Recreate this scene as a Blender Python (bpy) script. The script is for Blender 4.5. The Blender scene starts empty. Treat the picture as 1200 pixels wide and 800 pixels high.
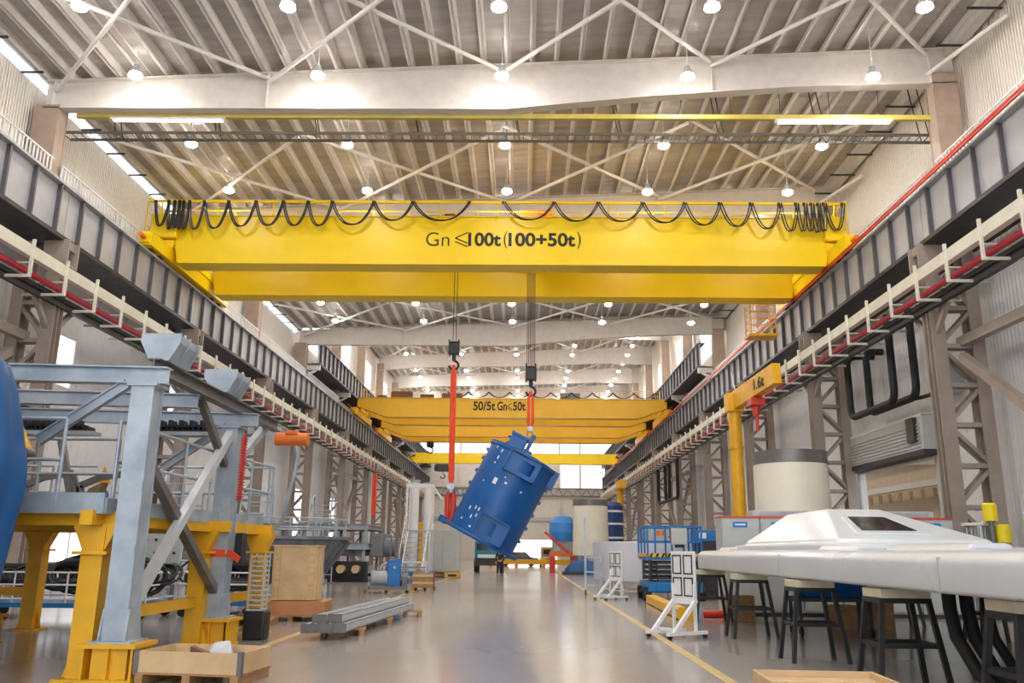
import bpy, math, random
from mathutils import Vector, Matrix
random.seed(7)
COL = bpy.context.scene.collection
PI = math.pi

# ------------------------------------------------------------------ mesh builder
class M:
    def __init__(s): s.v = []; s.f = []; s.sm = []
    def add(s, vs, fs, smooth=False):
        o = len(s.v); s.v += [tuple(p) for p in vs]
        for f in fs: s.f.append([i + o for i in f]); s.sm.append(smooth)
        return s
    def bx(s, x0, x1, y0, y1, z0, z1):
        vs = [(x, y, z) for z in (z0, z1) for y in (y0, y1) for x in (x0, x1)]
        return s.add(vs, [(0,2,3,1),(4,5,7,6),(0,1,5,4),(2,6,7,3),(0,4,6,2),(1,3,7,5)])
    def bc(s, c, d):
        return s.bx(c[0]-d[0]/2, c[0]+d[0]/2, c[1]-d[1]/2, c[1]+d[1]/2, c[2]-d[2]/2, c[2]+d[2]/2)
    def frame(s, a, b, up=(0,0,1)):
        a = Vector(a); b = Vector(b); z = (b-a).normalized(); u = Vector(up)
        if abs(z.dot(u)) > .98: u = Vector((1,0,0)) if abs(z.x) < .9 else Vector((0,1,0))
        x = u.cross(z).normalized(); y = z.cross(x)
        return a, b, x, y
    def bar(s, a, b, w, h=None, up=(0,0,1)):
        h = h or w; a, b, x, y = s.frame(a, b, up)
        vs = [p + x*sx*w/2 + y*sy*h/2 for p in (a, b) for sx, sy in ((-1,-1),(1,-1),(1,1),(-1,1))]
        return s.add(vs, [(3,2,1,0),(4,5,6,7),(0,1,5,4),(1,2,6,5),(2,3,7,6),(3,0,4,7)])
    def ibar(s, a, b, w, h, t=.02, up=(0,0,1)):
        a, b, x, y = s.frame(a, b, up); o = y*(h/2-t/2)
        s.bar(a+o, b+o, w, t, up); s.bar(a-o, b-o, w, t, up); return s.bar(a, b, t, h-2*t, up)
    def cyl(s, a, b, r, r2=None, n=12, caps=True):
        r2 = r if r2 is None else r2; a, b, x, y = s.frame(a, b)
        vs = [p + (x*math.cos(k*2*PI/n) + y*math.sin(k*2*PI/n))*q for p, q in ((a, r), (b, r2)) for k in range(n)]
        s.add(vs, [(k, (k+1)%n, n+(k+1)%n, n+k) for k in range(n)], True)
        if caps:
            s.add(vs[:n], [tuple(range(n))[::-1]]); s.add(vs[n:], [tuple(range(n))])
        return s
    def tube(s, pts, r, n=6, closed=False):
        pts = [Vector(p) for p in pts]; L = len(pts); vs = []; px = None
        for i, p in enumerate(pts):
            q0 = pts[i-1] if (i or closed) else p; q1 = pts[(i+1) % L] if (i < L-1 or closed) else p
            t = (q1-q0).normalized()
            if px is None:
                u = Vector((0,0,1)) if abs(t.z) < .9 else Vector((1,0,0)); px = u.cross(t).normalized()
            px = (px - t*px.dot(t)).normalized(); py = t.cross(px)
            vs += [p + (px*math.cos(k*2*PI/n) + py*math.sin(k*2*PI/n))*r for k in range(n)]
        fs = [(i*n+k, i*n+(k+1)%n, ((i+1)%L)*n+(k+1)%n, ((i+1)%L)*n+k) for i in range(L if closed else L-1) for k in range(n)]
        s.add(vs, fs, True)
        if not closed: s.add(vs[:n], [tuple(range(n))[::-1]]); s.add(vs[-n:], [tuple(range(n))])
        return s
    def lathe(s, prof, c=(0,0,0), n=32, smooth=True, a0=0, a1=2*PI):
        full = abs(a1-a0-2*PI) < 1e-6; m = n if full else n+1; c = Vector(c); vs = []
        for r, z in prof:
            vs += [c + Vector((r*math.cos(a0+(a1-a0)*k/n), r*math.sin(a0+(a1-a0)*k/n), z)) for k in range(m)]
        for i in range(len(prof)-1):
            s.add(vs[i*m:(i+2)*m], [(k, (k+1)%m, m+(k+1)%m, m+k) for k in range(n)], smooth)
        return s
    def prism(s, poly, axis, d0, d1):
        def q(p, d):
            return (p[0], d, p[1]) if axis == 'y' else ((d, p[0], p[1]) if axis == 'x' else (p[0], p[1], d))
        n = len(poly); vs = [q(p, d0) for p in poly] + [q(p, d1) for p in poly]
        return s.add(vs, [tuple(range(n))[::-1], tuple(range(n, 2*n))] + [(k, (k+1)%n, n+(k+1)%n, n+k) for k in range(n)])
    def tf(s, mat, start=0):
        s.v = s.v[:start] + [tuple(mat @ Vector(p)) for p in s.v[start:]]; return s
    def build(s, name, mat, parent=None, loc=None, bev=0, sub=0, world=False):
        me = bpy.data.meshes.new(name); vs = s.v
        if world and parent is not None:
            l = parent.location; vs = [(p[0]-l.x, p[1]-l.y, p[2]-l.z) for p in vs]
        me.from_pydata(vs, [], s.f); me.polygons.foreach_set('use_smooth', s.sm)
        import bmesh
        b = bmesh.new(); b.from_mesh(me); bmesh.ops.recalc_face_normals(b, faces=b.faces); b.to_mesh(me); b.free()
        me.materials.append(mat); o = bpy.data.objects.new(name, me); COL.objects.link(o)
        if parent is not None: o.parent = parent
        if loc is not None: o.location = loc
        if bev:
            d = o.modifiers.new('bevel', 'BEVEL'); d.width = bev; d.segments = 2; d.limit_method = 'ANGLE'
        if sub:
            d = o.modifiers.new('sub', 'SUBSURF'); d.levels = d.render_levels = sub
        return o

def tag(o, label, cat=None, group=None, kind=None):
    o['label'] = label
    if cat: o['category'] = cat
    if group: o['group'] = group
    if kind: o['kind'] = kind
    return o
def T(name, label, cat, loc=(0,0,0), rz=0, group=None, kind=None):
    o = bpy.data.objects.new(name, None); COL.objects.link(o)
    o.location = loc; o.rotation_euler = (0, 0, rz); o.empty_display_size = .2
    return tag(o, label, cat, group, kind)
def S(m, name, mat, label=None, **k):
    o = m.build(name, mat, **k); o['kind'] = 'structure'
    if label: o['label'] = label
    return o
def dup(root, loc=None, rz=None, label=None, group=None):
    def cp(o, par):
        c = o.copy(); COL.objects.link(c); c.parent = par
        for ch in o.children: cp(ch, c)
        return c
    c = cp(root, None)
    if loc is not None: c.location = loc
    if rz is not None: c.rotation_euler = (0, 0, rz)
    if label: c['label'] = label
    if group: c['group'] = group
    return c
ORD = ['first','second','third','fourth','fifth','sixth','seventh','eighth','ninth','tenth','eleventh','twelfth','thirteenth',
       'fourteenth','fifteenth','sixteenth','seventeenth','eighteenth','nineteenth','twentieth','twenty-first','twenty-second',
       'twenty-third','twenty-fourth','twenty-fifth','twenty-sixth','twenty-seventh','twenty-eighth','twenty-ninth','thirtieth',
       'thirty-first','thirty-second','thirty-third','thirty-fourth','thirty-fifth','thirty-sixth','thirty-seventh','thirty-eighth','thirty-ninth','fortieth']

# ------------------------------------------------------------------ materials
def lin(h):
    h = h.lstrip('#'); c = [int(h[i:i+2], 16)/255 for i in (0, 2, 4)]
    return tuple(x/12.92 if x <= .04045 else ((x+.055)/1.055)**2.4 for x in c) + (1,)
def mat(name, hexc, rough=.5, metal=0., var=.08, scale=2.5, bump=0., bscale=40., wave=None, coat=0., rv=.08, hex2=None, emit=0., stretch=(1,1,1), spec=None):
    m = bpy.data.materials.new(name); m.use_nodes = True; nt = m.node_tree; N = nt.nodes; L = nt.links
    b = N['Principled BSDF']; c = lin(hexc); tc = N.new('ShaderNodeTexCoord'); mp = N.new('ShaderNodeMapping')
    L.new(tc.outputs['Object'], mp.inputs[0]); mp.inputs['Scale'].default_value = stretch
    nz = N.new('ShaderNodeTexNoise'); nz.inputs['Scale'].default_value = scale; nz.inputs['Detail'].default_value = 5
    nz.inputs['Roughness'].default_value = .6; L.new(mp.outputs[0], nz.inputs[0])
    mix = N.new('ShaderNodeMixRGB'); c2 = lin(hex2) if hex2 else tuple(max(0, x*(1-2.2*var)) for x in c[:3]) + (1,)
    cr = N.new('ShaderNodeMapRange'); cr.inputs[1].default_value = .35; cr.inputs[2].default_value = .68
    L.new(nz.outputs[0], cr.inputs[0]); L.new(cr.outputs[0], mix.inputs[0])
    mix.inputs[1].default_value = c; mix.inputs[2].default_value = c2
    L.new(mix.outputs[0], b.inputs['Base Color'])
    rr = N.new('ShaderNodeMapRange'); rr.inputs[3].default_value = max(.02, rough-rv); rr.inputs[4].default_value = min(1, rough+rv)
    L.new(nz.outputs[0], rr.inputs[0]); L.new(rr.outputs[0], b.inputs['Roughness'])
    b.inputs['Metallic'].default_value = metal
    if spec is not None: b.inputs['Specular IOR Level'].default_value = spec
    if coat: b.inputs['Coat Weight'].default_value = coat; b.inputs['Coat Roughness'].default_value = .1
    if emit: b.inputs['Emission Color'].default_value = c; b.inputs['Emission Strength'].default_value = emit
    hgt = None
    if wave:
        w = N.new('ShaderNodeTexWave'); w.wave_type = 'BANDS'; w.bands_direction = wave[0]; w.inputs['Scale'].default_value = wave[1]
        L.new(tc.outputs['Object'], w.inputs[0]); hgt = (w.outputs['Fac'], wave[2])
    elif bump:
        n2 = N.new('ShaderNodeTexNoise'); n2.inputs['Scale'].default_value = bscale; n2.inputs['Detail'].default_value = 4
        L.new(mp.outputs[0], n2.inputs[0]); hgt = (n2.outputs[0], bump)
    if hgt:
        bp = N.new('ShaderNodeBump'); bp.inputs['Strength'].default_value = hgt[1]; bp.inputs['Distance'].default_value = .05 if wave else .02
        L.new(hgt[0], bp.inputs['Height']); L.new(bp.outputs[0], b.inputs['Normal'])
    return m
def glow(name, hexc, s):
    m = bpy.data.materials.new(name); m.use_nodes = True; nt = m.node_tree; b = nt.nodes['Principled BSDF']
    b.inputs['Base Color'].default_value = lin(hexc); b.inputs['Emission Color'].default_value = lin(hexc); b.inputs['Emission Strength'].default_value = s
    return m
K = {}
K['floor'] = mat('concrete_floor', 'aaa39d', .16, var=.05, scale=.45, rv=.05, bump=.0, stretch=(1,.3,1), hex2='948d87')
K['line'] = mat('line_paint', 'cdb176', .5, var=.12, scale=6)
K['wall'] = mat('wall_sheet', 'e8e0d4', .55, var=.03, wave=('Y', 2.2, .9))
K['wallw'] = mat('white_wall_panel', 'dedfe2', .5, var=.04, wave=('Y', 1.6, .25))
K['endw'] = mat('end_wall_sheet', 'ddd4ca', .55, var=.04, wave=('X', 2.2, .4))
K['roof'] = mat('roof_liner', 'b9b2ae', .5, metal=.05, var=.12, scale=1.1, wave=('Y', .7, .25), stretch=(.4,2.2,1))
K['purlin'] = mat('purlin_paint', 'f0eae5', .5, var=.05)
K['beam'] = mat('beam_paint', 'd9d2cc', .5, var=.05)
K['column'] = mat('column_paint', 'a2948a', .5, var=.1, scale=1.2)
K['ucol'] = mat('upper_column_paint', 'ad9787', .55, var=.08)
K['girder'] = mat('girder_paint', 'b2b1b4', .42, var=.08, scale=.8)
K['stiff'] = mat('girder_edge_paint', '5b595f', .45, var=.1)
K['dark'] = mat('dark_steel', '37363a', .5, var=.15)
K['black'] = mat('black_paint', '1d1d20', .45, var=.1)
K['rubber'] = mat('black_rubber', '17171a', .6, var=.1)
K['cream'] = mat('cream_trunking', 'dedaca', .5, var=.05)
K['red'] = mat('red_pipe', 'b81f3c', .4, var=.08)
K['rail'] = mat('orange_red_rail', 'd63a28', .4, var=.1)
K['white'] = mat('white_paint', 'e9e9ea', .45, var=.04)
K['yel'] = mat('crane_yellow', 'f8d200', .4, var=.03, scale=.7)
K['yel2'] = mat('crane_amber', 'eab52a', .38, var=.05, scale=.7)
K['yelf'] = mat('frame_yellow', 'edb21a', .42, var=.07)
K['ink'] = mat('black_lettering', '1b1712', .6, var=.02)
K['blue'] = mat('machine_blue', '005ba6', .4, var=.1, scale=1.2)
K['blue2'] = mat('lift_blue', '1a72b8', .42, var=.08)
K['tarp'] = mat('blue_tarpaulin', '10548f', .45, var=.1, scale=1.5, bump=.25, bscale=5)
K['galv'] = mat('galvanised_steel', 'b4bdc6', .4, metal=.2, var=.1, scale=2.2, hex2='93a0ad')
K['galvd'] = mat('dull_steel', '7d7a78', .42, metal=.4, var=.14, scale=2)
K['steel'] = mat('bare_steel', 'a6a7a8', .35, metal=.6, var=.12)
K['cast'] = mat('grey_casting', '777c82', .5, var=.14, scale=2)
K['casl'] = mat('light_grey_casting', 'adb3b8', .5, var=.12, scale=2)
K['cab'] = mat('cabinet_grey', 'b9bdbb', .45, var=.04)
K['frp'] = mat('white_fibreglass', 'd3d8dc', .3, var=.03, scale=1.2, coat=.3)
K['towr'] = mat('cream_shell', 'e9e4d3', .45, var=.04, scale=1)
K['wood'] = mat('pine_wood', 'dcbb8c', .65, var=.12, scale=3, stretch=(1,1,6))
K['ply'] = mat('plywood', 'd9b98d', .6, var=.1, scale=2.5)
K['pallet'] = mat('pallet_wood', 'b58a5c', .7, var=.16, scale=5)
K['sling'] = mat('orange_sling', 'f0512c', .6, var=.08, scale=8)
K['rope'] = mat('steel_rope', '4d4744', .5, metal=.3, var=.15)
K['orange'] = mat('orange_paint', 'e8792a', .45, var=.08)
K['brown'] = mat('motor_brown', '6e4327', .5, var=.15)
K['glass'] = mat('dark_glass', '22262a', .1, var=.05)
K['green'] = mat('green_strap', '24b24c', .5)
K['cable'] = mat('black_cable', '232327', .5, var=.15)
K['collar'] = glow('added_uplight_glow', 'fff6ec', 75)  # glow of the ring added to the lamp housings to brighten the roof
K['bright'] = mat('bright_zinc', 'd3d8dc', .35, metal=.2, var=.06)
K['lamp'] = glow('lamp_glow', 'fffaf4', 260)
K['pane'] = glow('lit_window', 'f6f8fc', 1.4)
K['strip'] = glow('lit_eave_strip', 'eaf2ff', 2.2)
K['skin'] = mat('skin_tone', 'c08d70', .5)
K['navy'] = mat('navy_cloth', '23252e', .8, var=.1)
K['conc'] = mat('apron_concrete', 'c9c5bf', .8)
K['annex'] = mat('annex_wall', 'dcc4a0', .6, var=.05, wave=('Y', 1.2, .3))
K['label'] = mat('blue_label', '1673c4', .4, var=.02)
K['rede'] = mat('red_edge', 'cf4c3f', .5, var=.04)
K['clear'] = mat('stretch_film', 'd8dce0', .2, var=.05)

def text(s, name, x, y, z, w, h, m, parent, bold=0., rot=(PI/2, 0, 0), label=None):
    """lettering standing in the XZ plane, its lower left corner at x, y, z, fitted to w by h"""
    c = bpy.data.curves.new(name, 'FONT'); c.body = s; c.offset = bold; c.extrude = .004
    q = bpy.data.objects.new(name, c); COL.objects.link(q); bpy.context.view_layer.update()
    me = bpy.data.meshes.new_from_object(q.evaluated_get(bpy.context.evaluated_depsgraph_get())); bpy.data.objects.remove(q)
    me.materials.clear(); me.materials.append(m); o = bpy.data.objects.new(name, me); COL.objects.link(o); o.rotation_euler = rot
    bpy.context.view_layer.update()
    bb = [Vector(v) for v in o.bound_box]; x0 = min(v.x for v in bb); x1 = max(v.x for v in bb); y0 = min(v.y for v in bb); y1 = max(v.y for v in bb)
    sx = w/(x1-x0); sy = h/(y1-y0); o.scale = (sx, sy, 1)
    off = Matrix.Rotation(rot[2], 4, 'Z') @ Matrix.Rotation(rot[0], 4, 'X') @ Vector((-x0*sx, -y0*sy, 0))
    l = parent.matrix_world.translation if parent else Vector()
    o.location = Vector((x, y, z)) + off - l
    if parent: o.parent = parent
    if label: o['label'] = label
    return o
# ================================================================== THE SETTING
XR, XL = 15.0, -17.05           # inner faces of the side walls
Y0, YE = -16.0, 139.5           # hall ends
YS = 60.2                       # where the roof steps up
BAY = [3.4 + 11.3*k for k in range(12)]
def roofz(x, hi=False): return 18.28 + .0437*(x+1) + (5.9 if hi else 0)

S(M().bx(XL-.3, 34, Y0, YE+.3, -.3, 0), 'floor', K['floor'], 'smooth grey concrete floor')
S(M().bx(-70, 90, -60, 240, -.6, -.31), 'ground', K['conc'], 'pale apron outside the hall')
S(M().bx(2.59, 2.75, -2, 120, 0, .004), 'floor_line', K['line'], 'faded yellow line along the right edge of the aisle')
S(M().bx(-4.4, -4.25, -2, 120, 0, .004), 'floor_line', K['line'], 'faded yellow line along the left edge of the aisle')

def sidewall(name, x0, x1, holes, ztop, mlow, mup, label):
    """wall along Y with rectangular openings (ya, yb, za, zb)"""
    m = M(); ys = sorted({Y0, YE} | {h[0] for h in holes} | {h[1] for h in holes})
    for a, b in zip(ys, ys[1:]):
        hs = sorted([h for h in holes if h[0] <= a and h[1] >= b], key=lambda h: h[2]); z = 0
        for h in hs:
            if h[2] > z: m.bx(x0, x1, a, b, z, h[2])
            z = h[3]
        m.bx(x0, x1, a, b, z, 11.3)
    return S(m, name, mlow, label)
sidewall('wall_left', XL-.25, XL, [(29, 37, 1.0, 2.7), (28.2, 30.8, 7.3, 9.2), (39.5, 42, 7.3, 9.2), (62, 68, .8, 6), (73, 79, .8, 6)], 11.3, K['wallw'], K['wall'], 'white panelled wall behind the left row of lattice columns')
sidewall('wall_right', XR, XR+.25, [(30.6, 37.7, 0, 5.05)], 11.3, K['wallw'], K['wall'], 'white panelled wall behind the right row of lattice columns')
for i, (a, b, c, d) in enumerate([(29, 37, 1.0, 2.7), (28.2, 30.8, 7.3, 9.2), (39.5, 42, 7.3, 9.2), (62, 68, .8, 6), (73, 79, .8, 6)]):
    w = S(M().bx(XL-.16, XL-.1, a, b, c, d), 'window_%d' % (i+1), K['pane'], 'lit window in the left wall')
    f = M(); n = max(2, int((b-a)/1.5))
    for k in range(n+1): y = a+(b-a)*k/n; f.bx(XL-.1, XL-.02, y-.04, y+.04, c, d)
    for z in (c, d): f.bx(XL-.1, XL-.02, a, b, z-.05, z+.05)
    f.build('window_frame', K['white'], w)
# upper walls: low part of the hall, then the high part with windows
for nm, x0, x1, s in (('left', XL-.25, XL, -1), ('right', XR, XR+.25, 1)):
    xi = XL if s < 0 else XR
    S(M().bx(x0, x1, Y0, YS, 11.3, roofz(xi) - (.42 if s < 0 else 0)), 'wall_%s_upper' % nm, K['wall'], 'cream ribbed wall above the %s crane runway' % nm)
    m = M(); zt = roofz(xi, True); m.bx(x0, x1, YS, YE, 11.3, 16.9)
    m.bx(x0, x1, YS, YE, 21.6, zt)
    k = 0
    for a in [YS] + [b for b in BAY if b > YS+2]:
        b = min(a+11.3, YE); m.bx(x0, x1, a, a+2.2, 16.9, 21.6); m.bx(x0, x1, b-2.2, b, 16.9, 21.6)
        if b-2.2 > a+2.2:
            k += 1; xc = x0+.1
            w = S(M().bx(xc, xc+.05, a+2.2, b-2.2, 16.9, 21.6), 'window_%d' % (10*(2 if s > 0 else 1)+k), K['pane'], 'tall lit window high in the %s wall' % nm)
            f = M(); xf = x0+.17 if s < 0 else x0+.03
            for y in (a+2.2, (a+b)/2, b-2.2): f.bx(xf, xf+.06, y-.05, y+.05, 16.9, 21.6)
            for z in (16.95, 19.2, 21.55): f.bx(xf, xf+.06, a+2.2, b-2.2, z-.05, z+.05)
            f.build('window_frame', K['white'], w)
    S(m, 'wall_%s_high' % nm, K['wall'], 'pale wall with tall windows in the far half of the hall, %s side' % nm)
# glowing strip under the left eave with its hooks; grey gutter box under the right eave
g = S(M().bx(XL-.2, XL+.16, 8, YS, 17.3, 17.42), 'window_40', K['strip'], 'narrow lit strip window running under the left eave')
S(M().bx(XL-.25, XL+.05, Y0, YS, 17.42, 17.62), 'trim_1', K['beam'], 'eave trim above the strip window')
m = M()
for k in range(26): m.bx(XL-.1, XL+.75, 9+k*2.0, 9.07+k*2.0, 17.1, 17.16)
m.build('hook', K['black'], g)
S(M().bx(XR-.55, XR-.2, Y0, YS, 18.3, 18.62), 'trim_2', K['beam'], 'pale gutter box under the right eave')
m = M()
for k in range(26): m.bx(XR-1.2, XR-.1, 9+k*2.0, 9.06+k*2.0, 18.18, 18.24)
S(m, 'trim_3', K['dark'], 'dark cross pieces under the right gutter')

# end wall: gate opening, window band, truss
zE = roofz(XR, True)+.3
m = M(); a, b = YE, YE+.3
m.bx(XL, -3.4, a, b, 0, 3.3); m.bx(5.6, XR, a, b, 0, 3.3); m.bx(XL, XR, a, b, 3.3, 11.6)
m.bx(XL, 6.2, a, b, 11.6, 15.4); m.bx(13.6, XR, a, b, 11.6, 15.4); m.bx(XL, XR, a, b, 15.4, 16.6); m.bx(XL, XR, a, b, 19.4, zE)
S(m, 'wall_back', K['endw'], 'beige end wall of the hall')
for i, (x0, x1, z0, z1) in enumerate([(6.2, 13.6, 11.6, 15.4), (XL, XR, 16.6, 19.4)]):
    w = S(M().bx(x0, x1, a+.1, a+.16, z0, z1), 'window_%d' % (50+i), K['pane'], 'bright window band in the end wall')
    f = M(); n = int((x1-x0)/2.4)
    for k in range(n+1): x = x0+(x1-x0)*k/n; f.bx(x-.06, x+.06, a, a+.09, z0, z1)
    f.build('window_frame', K['white'], w)
m = M()
for z in (10.2, 11.4): m.bx(XL+.5, XR-.5, a-.5, a-.3, z, z+.22)
for k in range(20):
    x = XL+.6+k*1.54; m.bar((x, a-.4, 10.3), (x+.77, a-.4, 11.5), .1); m.bar((x+.77, a-.4, 11.5), (x+1.54, a-.4, 10.3), .1)
S(m, 'beam_truss', K['galvd'], 'steel wind truss across the end wall')
m = M()
for x in (-10.5, -5.5, 5.9, 9.3): m.bx(x, x+.35, a-.3, a, 0, 21)
S(m, 'pillar_end', K['endw'], 'beige posts of the end wall')
S(M().bx(XL, XR, a-.2, a-.02, 6.3, 6.9), 'trim_4', K['cab'], 'grey sill rail on the end wall')

# roof sheets
for hi, y0, y1, nm in ((False, Y0, YS, 'ceiling'), (True, YS-.1, YE+.3, 'ceiling_high')):
    m = M(); zl, zr = roofz(XL-.3, hi), roofz(XR+.3, hi)
    m.prism([(XL-.3, zl), (XR+.3, zr), (XR+.3, zr+.25), (XL-.3, zl+.25)], 'y', y0, y1)
    S(m, nm, K['roof'], 'grey roof sheeting of the %s part of the hall' % ('far high' if hi else 'near'))
S(M().bx(XL, XR, YS-.1, YS+.1, 17.6, 24.2), 'wall_step', K['wall'], 'riser wall where the roof steps up')
# purlins run along the hall; each its own piece
def zsec(m, y0, y1):
    m.bx(-.035, .035, y0, y1, -.30, 0); m.bx(-.1, .035, y0, y1, -.30, -.285); m.bx(-.035, .1, y0, y1, -.015, 0)
lo = zsec_lo = None
m1 = M(); zsec(m1, Y0, YS-.15); m2 = M(); zsec(m2, YS+.15, YE)
p1 = p2 = None
for k in range(38):
    x = XL+.45+k*.842
    for hi in (False, True):
        src = p2 if hi else p1
        if src is None:
            o = S(m2 if hi else m1, 'roof_purlin', K['purlin'], 'pale steel purlin running along the roof')
            if hi: p2 = o
            else: p1 = o
        else: o = src.copy(); COL.objects.link(o)
        o.location = (x, 0, roofz(x, hi)-.005)
# roof beams: deep tapered plate girders
def roofbeam(y, hi):
    d = 5.9 if hi else 0
    top = [(-16.6, 17.22), (14.75, 18.58)]
    bot = [(-16.6, 16.2), (-.7, 16.2), (4.4, 16.72), (9.2, 17.08), (14.75, 17.25)]
    if hi: bot = [(-16.6, 15.6), (-12, 15.95), (-.7, 16.2), (9.2, 16.6), (14.75, 16.5)]
    m = M(); poly = bot + top[::-1]
    m.prism([(p[0], p[1]+d) for p in poly], 'y', y-.02, y+.02)
    for (a, b) in list(zip(bot, bot[1:])) + [tuple(top)]:
        m.bar((a[0], y, a[1]+d), (b[0], y, b[1]+d), .38, .035, up=(0,0,1)) if False else m.prism([(a[0], a[1]+d-.02), (b[0], b[1]+d-.02), (b[0], b[1]+d+.02), (a[0], a[1]+d+.02)], 'y', y-.2, y+.2)
    for x in (-16.3, -8.9, -.9, 6.4, 13.9):
        zt = 17.25+.0434*(x+16)+d
        zb = [a[1]+(b[1]-a[1])*(x-a[0])/(b[0]-a[0]) for a, b in zip(bot, bot[1:]) if a[0] <= x <= b[0]][0]+d
        m.bx(x-.015, x+.015, y-.18, y+.18, zb, zt)
    return S(m, 'roof_beam', K['beam'], 'pale tapered roof girder across the hall')
BEAMS = [b for b in BAY if b < 60.5] + [71.2, 82.5, 93.8, 105.1, 116.4, 127.7]
for b in BEAMS: roofbeam(b-.1, b > 61)
roofbeam(60.9, True)
# round roof braces
NX = [-16.2, -8.9, -.9, 6.4, 13.8]
def brace(p, q):
    m = M().cyl(p, q, .075, n=8); S(m, 'roof_brace', K['purlin'], 'slanting round brace under the roof')
bl = [b for b in BAY if b < 62]; bh = [60.9, 71.2, 82.5, 93.8, 105.1, 116.4, 127.7, 139]
for hi, ys in ((0, bl), (1, bh)):
    for y, y2 in zip(ys, ys[1:]):
        for x, x2 in zip(NX, NX[1:]):
            z = roofz(x, hi)-.55; z2 = roofz(x2, hi)-.55
            ym = y2-7.6 if not hi else y
            brace((x, ym, z), (x2, y2-.2, z2)); brace((x2, ym, z2-.17), (x, y2-.2, z-.17))
# diagonal knee tubes from wall columns to the roof girders
for y in [25.9, 37.2]:
    brace((XR-.3, y-3.4, 17.6), (XR-1.2, y-.1, 17.6))

# ------------------------------------------------------------------ crane runways
GT, GB = 13.2, 11.4
def runway(s, y0, n, z0=0, up=False):
    xf = 12.93 if s > 0 else -15.16
    m = M(); w = -s   # face towards the hall
    L = 11.26; H = GT-GB
    m.bx(*sorted((xf+s*.2, xf+s*.22)), 0, L, GB, GT)              # web
    m.bx(*sorted((xf, xf+s*.6)), 0, L, GT-.04, GT); m.bx(*sorted((xf-s*.02, xf+s*.62)), 0, L, GB, GB+.05)
    for k in range(8):
        pass
    m.bx(*sorted((xf+s*.12, xf+s*.24)), 0, L, GT, GT+.13)           # rail
    return m
first = {}
for s, nm in ((1, 'right'), (-1, 'left')):
    for k in range(13):
        y = 3.4+11.3*(k-1)
        if s not in first:
            xf = 12.93 if s > 0 else -15.16
            o = S(runway(s, 0, 0), 'runway_beam', K['girder']); first[s] = o
            M().bx(*sorted((xf+s*.02, xf+s*(2.0 if s > 0 else 1.8))), 0, 11.26, GB-.06, GB-.01).bx(*sorted((xf-s*.04, xf+s*.0)), 0, 11.26, GB-.06, GB+.08).build('walkway_plate', K['dark'], o)
            for q in range(8): M().bx(*sorted((xf+s*.06, xf+s*.199)), .695+q*1.41, .715+q*1.41, GB+.05, GT-.04).bx(*sorted((xf+s*.04, xf+s*.06)), .665+q*1.41, .745+q*1.41, GB+.05, GT-.04).build('stiffener', K['stiff'], o)
        else: o = dup(first[s])
        o.location = (0, y+.02, 0); o['label'] = 'grey stiffened crane girder on the %s side, %s bay' % (nm, ORD[k])
    # upper runway in the high part of the hall
    for k in range(7):
        o = dup(first[s]); y = 60.6+11.3*k
        o.location = (0 if s > 0 else 0, y, 3.55); o['label'] = 'upper grey crane girder on the %s side, %s bay of the high hall' % (nm, ORD[k])
    # bracket frames under the upper runway
    for k in range(7):
        y = 60.9+11.3*k; xw = XR if s > 0 else XL; xi = 12.95 if s > 0 else -15.18
        m = M(); m.bx(*sorted((xi, xw)), y-.15, y+.15, 14.5, 14.9); m.bar((xi+s*.3, y, 14.5), (xw, y, 13.6), .16)
        S(m, 'beam_bracket', K['white'], 'white bracket carrying the upper crane girder')
# red conductor bars along the top of the right girder
t = T('conductor_rail', 'red conductor bars along the top edge of the right crane girder', 'power rail', (12.86, 0, 13.2))
m = M()
for dz in (.03, .12): m.bx(12.8, 12.86, -10, 134, 13.2+dz, 13.26+dz)
m.build('bar', K['rail'], t, world=True)

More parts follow.
